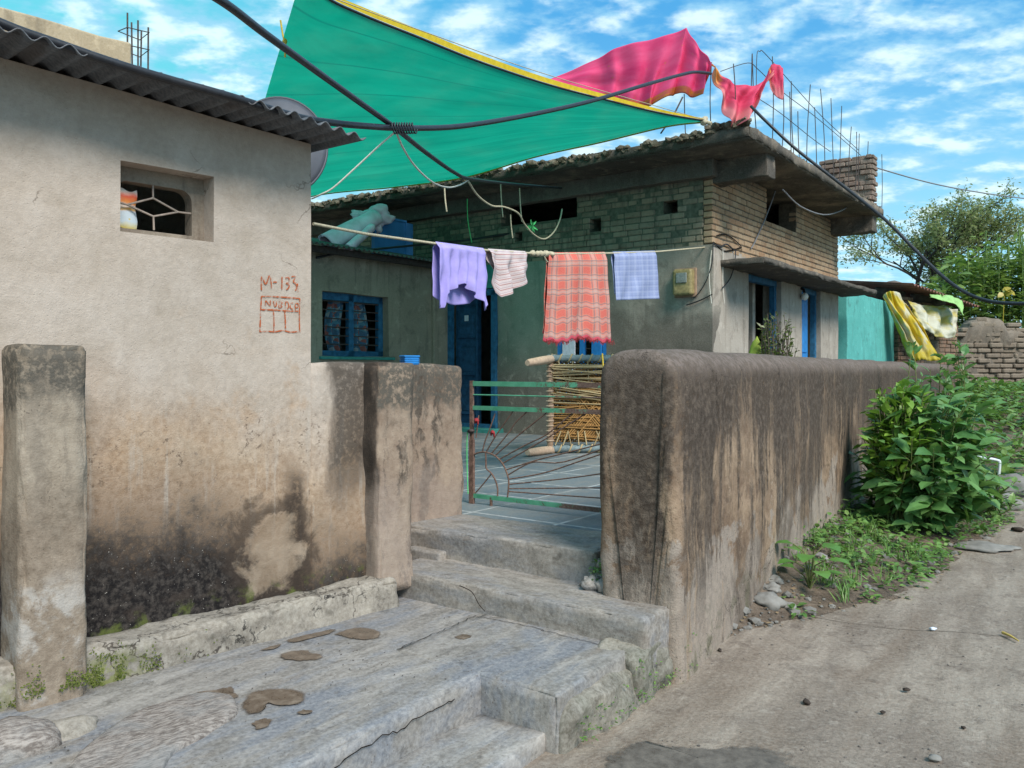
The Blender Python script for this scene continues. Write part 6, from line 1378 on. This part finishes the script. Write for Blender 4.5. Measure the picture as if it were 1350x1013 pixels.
for i in range(700):
    x_, y_ = rnd2.uniform(-1.6, .5), rnd2.uniform(.02, 1.5)
    if x_ < -.06 and y_ < .35: continue
    q = Sf.w(x_, y_)
    if Lf.loc(q).y > -.16 or noise.noise(Vector((x_*2, y_*2, 8))) < rnd2.uniform(-.3, .5): continue
    s_ = rnd2.choice((.0012, .0015, .002, .003)); rock(mb, V(q.x, q.y, .2065+s_*.3), (s_*1.3, s_, s_*.6), i, .4, 1)
stuff(mb.build('grit', M['stone_dark'], smooth=False), 'fine dark grit scattered on the street and platform', 'grit')
# weeds in the step joint and platform foot
lv = MB()
for i in range(26): clump(lv, Sf.w(.80+rnd.uniform(0, .10), .28+rnd.uniform(0, .10), .34+rnd.random()*.10), .02, 8, .022, .03)
for i in range(70):
    x_ = rnd.uniform(.02, .95); clump(lv, Sf.w(x_, -.055+rnd.uniform(-.02, .01), .02+rnd.random()*.16*(1 if rnd.random() < .5 else .2)), .018, 5, .014, .02)
stuff(lv.build('joint_weeds', M['leaf_weed'], smooth=False), 'tiny weeds in the joints of the steps and platform foot', 'weeds')
# bank weeds
lv = MB()
for i in range(1500):
    t = rnd.uniform(6.0, 18); y_ = -.25-7*rnd.random()**1.2; c = Rf.w(t, y_)
    if c.y < 9.2: continue
    if Rf.loc(c).y > -.1: continue
    s_ = rnd.uniform(.7, 1.7); clump(lv, V(c.x, c.y, hbank(c.x, c.y)), .16*s_, int(9*s_), .11*s_, .22*s_)
stuff(lv.build('bank_weeds', M['leaf_weed'], smooth=False), 'thick green weeds over the bank at the right', 'weeds')
lv = MB()
for i in range(900):
    px = rnd.uniform(1225, 1420); top = interp([(1225, 385), (1250, 366), (1275, 345), (1320, 338), (1360, 325), (1420, 320)], px)+38*noise.noise(Vector((px*.045, 2, 2))); py = top+(450-top)*rnd.random()**.8; d_ = rnd.uniform(20.6, 23.5)
    c = P(px, py, d_); s_ = rnd.uniform(.7, 1.4)
    clump(lv, c, .30*s_, int(9*s_), .22*s_, .35*s_, asp=.42)
for i in range(60):
    px = rnd.uniform(1240, 1420); top = interp([(1236, 375), (1262, 352), (1290, 335), (1320, 330), (1360, 325), (1420, 320)], px)-rnd.uniform(-10, 34); d_ = rnd.uniform(20.8, 23); a = P(px, top, d_); b = V(a.x+rnd.gauss(0, .2), a.y, .4); lv.tube([b, a], .015, 4)
    for j in range(14): q = b.lerp(a, .55+.45*rnd.random()); lv.leaf(q, (rnd.gauss(0, 1), rnd.gauss(0, 1), .3), (0, 0, 1), .3*rnd.uniform(.6, 1.1), .11, .15, .5)
stuff(lv.build('tall_weeds', M['leaf_tall'], smooth=False), 'tall mixed green growth rising behind the mud brick ruin', 'weeds')
for i in range(5):
    q = P([1322, 1330, 1316, 1335, 1326][i], [383, 386, 388, 390, 379][i], 20.3)
mb = MB()
for i in range(6): mb.leaf(P(1324+rnd.gauss(0, 4), 385+rnd.gauss(0, 3), 20.3), (rnd.gauss(0, 1), -.5, rnd.gauss(0, .5)), (0, -1, .6), .20, .13, .1, .2)
mb.tube([P(1324, 385, 20.3), V(P(1324, 385, 20.3).x, 20.4, 1.9)], .012, 4); o = mb.build('yellow_leaves', M['leaf_yellow'], loc=P(1324, 440, 20.3)); tag(o, 'sprig of yellowed leaves in the tall green growth', 'plant')
# potted shrub and sack behind the compound wall
pq = P(1020, 486, 8.45); shrub('courtyard_shrub', (pq.x, pq.y, COURT-.01), .29, 1.45, 70, 12, .06, 'leaf_pot', 'bark', 'rounded small leaved bush behind the streaked wall before the side door', 'bush', 55, .2, (0, 0), .5, .5, True, lowest=.62)
sq = P(995, 486, 8.75); mb = MB(); rock(mb, (sq.x, sq.y, COURT+.56), (.10, .12, .60), 4, .25, 4, .3); o = mb.build('lime_sack', M['sack_lime'], loc=(sq.x, sq.y, COURT)); tag(o, 'yellow green sack standing left of the small leaved bush', 'sack')
# ---------------------------------------------------------------- thin crowned tree behind the shed
def tree(name, base, height, spread, seed, lab, nleaf, leafL, lean=(0, 0)):
    rnd = random.Random(seed); root = empty(name, loc=base); tag(root, lab, 'tree'); wd = MB(); lv = MB(); tips = []
    def grow(p, d, L, r, lvl):
        n_ = 5; pts = [p]; q = p.copy(); dd = d.copy()
        for i in range(n_):
            dd = (dd+V(rnd.gauss(0, .13), rnd.gauss(0, .13), rnd.gauss(.03, .08))).normalized(); q = q+dd*L/n_; pts.append(q)
        wd.tube(pts, [r*(1-.5*i/n_) for i in range(n_+1)], 6 if lvl < 2 else 4, caps=False)
        if lvl >= 4: tips.append((pts, dd)); return
        k_ = 5 if lvl == 0 else (4 if lvl < 3 else 4)
        for i in range(k_):
            f = .45+.55*(i+rnd.random())/k_ if lvl else .55+.45*i/k_; at = at_(pts, min(f, 1)); az = rnd.random()*6.283; up = rnd.uniform(.25, .75) if lvl == 0 else rnd.uniform(-.05, .6)
            nd = (dd*.55+V(math.cos(az), math.sin(az), up)*(.75 if lvl else .95)).normalized(); grow(at, nd, L*rnd.uniform(.55, .78), r*.5, lvl+1)
    grow(V(0, 0, 0), V(lean[0], lean[1], 1).normalized(), height*.36, .17, 0)
    wd.build('trunk', M['bark_dark'], root)
    per = max(2, int(nleaf/len(tips)))
    for pts, dd in tips:
        for i in range(per):
            q = at_(pts, rnd.random())+V(rnd.gauss(0, .12), rnd.gauss(0, .12), rnd.gauss(0, .10)); L = leafL*rnd.uniform(.5, 1.2)
            lv.leaf(q, (rnd.gauss(0, 1), rnd.gauss(0, 1), rnd.gauss(.2, .6)), (rnd.gauss(0, 1), rnd.gauss(0, 1), 1), L, L*.42, .1, .1, True)
    lv.build('crown', M['leaf_tree'], root, smooth=False); return root
b = P(1236, 486, 27); tree('feathery_tree', (b.x, b.y, .6), 8.6, 3.6, 5, 'sparse feathery tree standing against the sky behind the shed', 19000, .13)
# ---------------------------------------------------------------- groups of repeats
GR = {'stone': 'loose stones on the soil strip', 'boulder': 'boulders along the street edge', 'scrap': 'dark scraps lying on the street', 'hanging_string': 'strings hanging below the slab and net', 'rag': 'red rags tied to the gate',
      'tarpaulin': 'plastic sheets draped on the shed', 'roof_stone': 'stones weighing down the shed roof', 'curtain': 'floral curtains in the blue window', 'rolled_sheet': 'rolled sheets over the small roof', 'sapling': 'thin saplings behind the shrub',
      'black_cable': 'black overhead cables', 'white_rope': 'white ropes tied at the pipe crossing', 'lavender_top': 'washing on the line', 'striped_shirt': 'washing on the line', 'plaid_cloth': 'washing on the line', 'blue_towel': 'washing on the line',
      'broadleaf_shrub': 'shrubs at the end of the streaked wall', 'light_shrub': 'shrubs at the end of the streaked wall', 'flat_stone': 'stones set in the platform', 'round_stone': 'stones set in the platform', 'low_stone': 'stones set in the platform'}
for o in list(bpy.data.objects):
    b_ = o.name.split('.')[0]
    if o.parent is None and 'category' in o.keys() and b_ in GR and 'group' not in o.keys(): o['group'] = GR[b_]
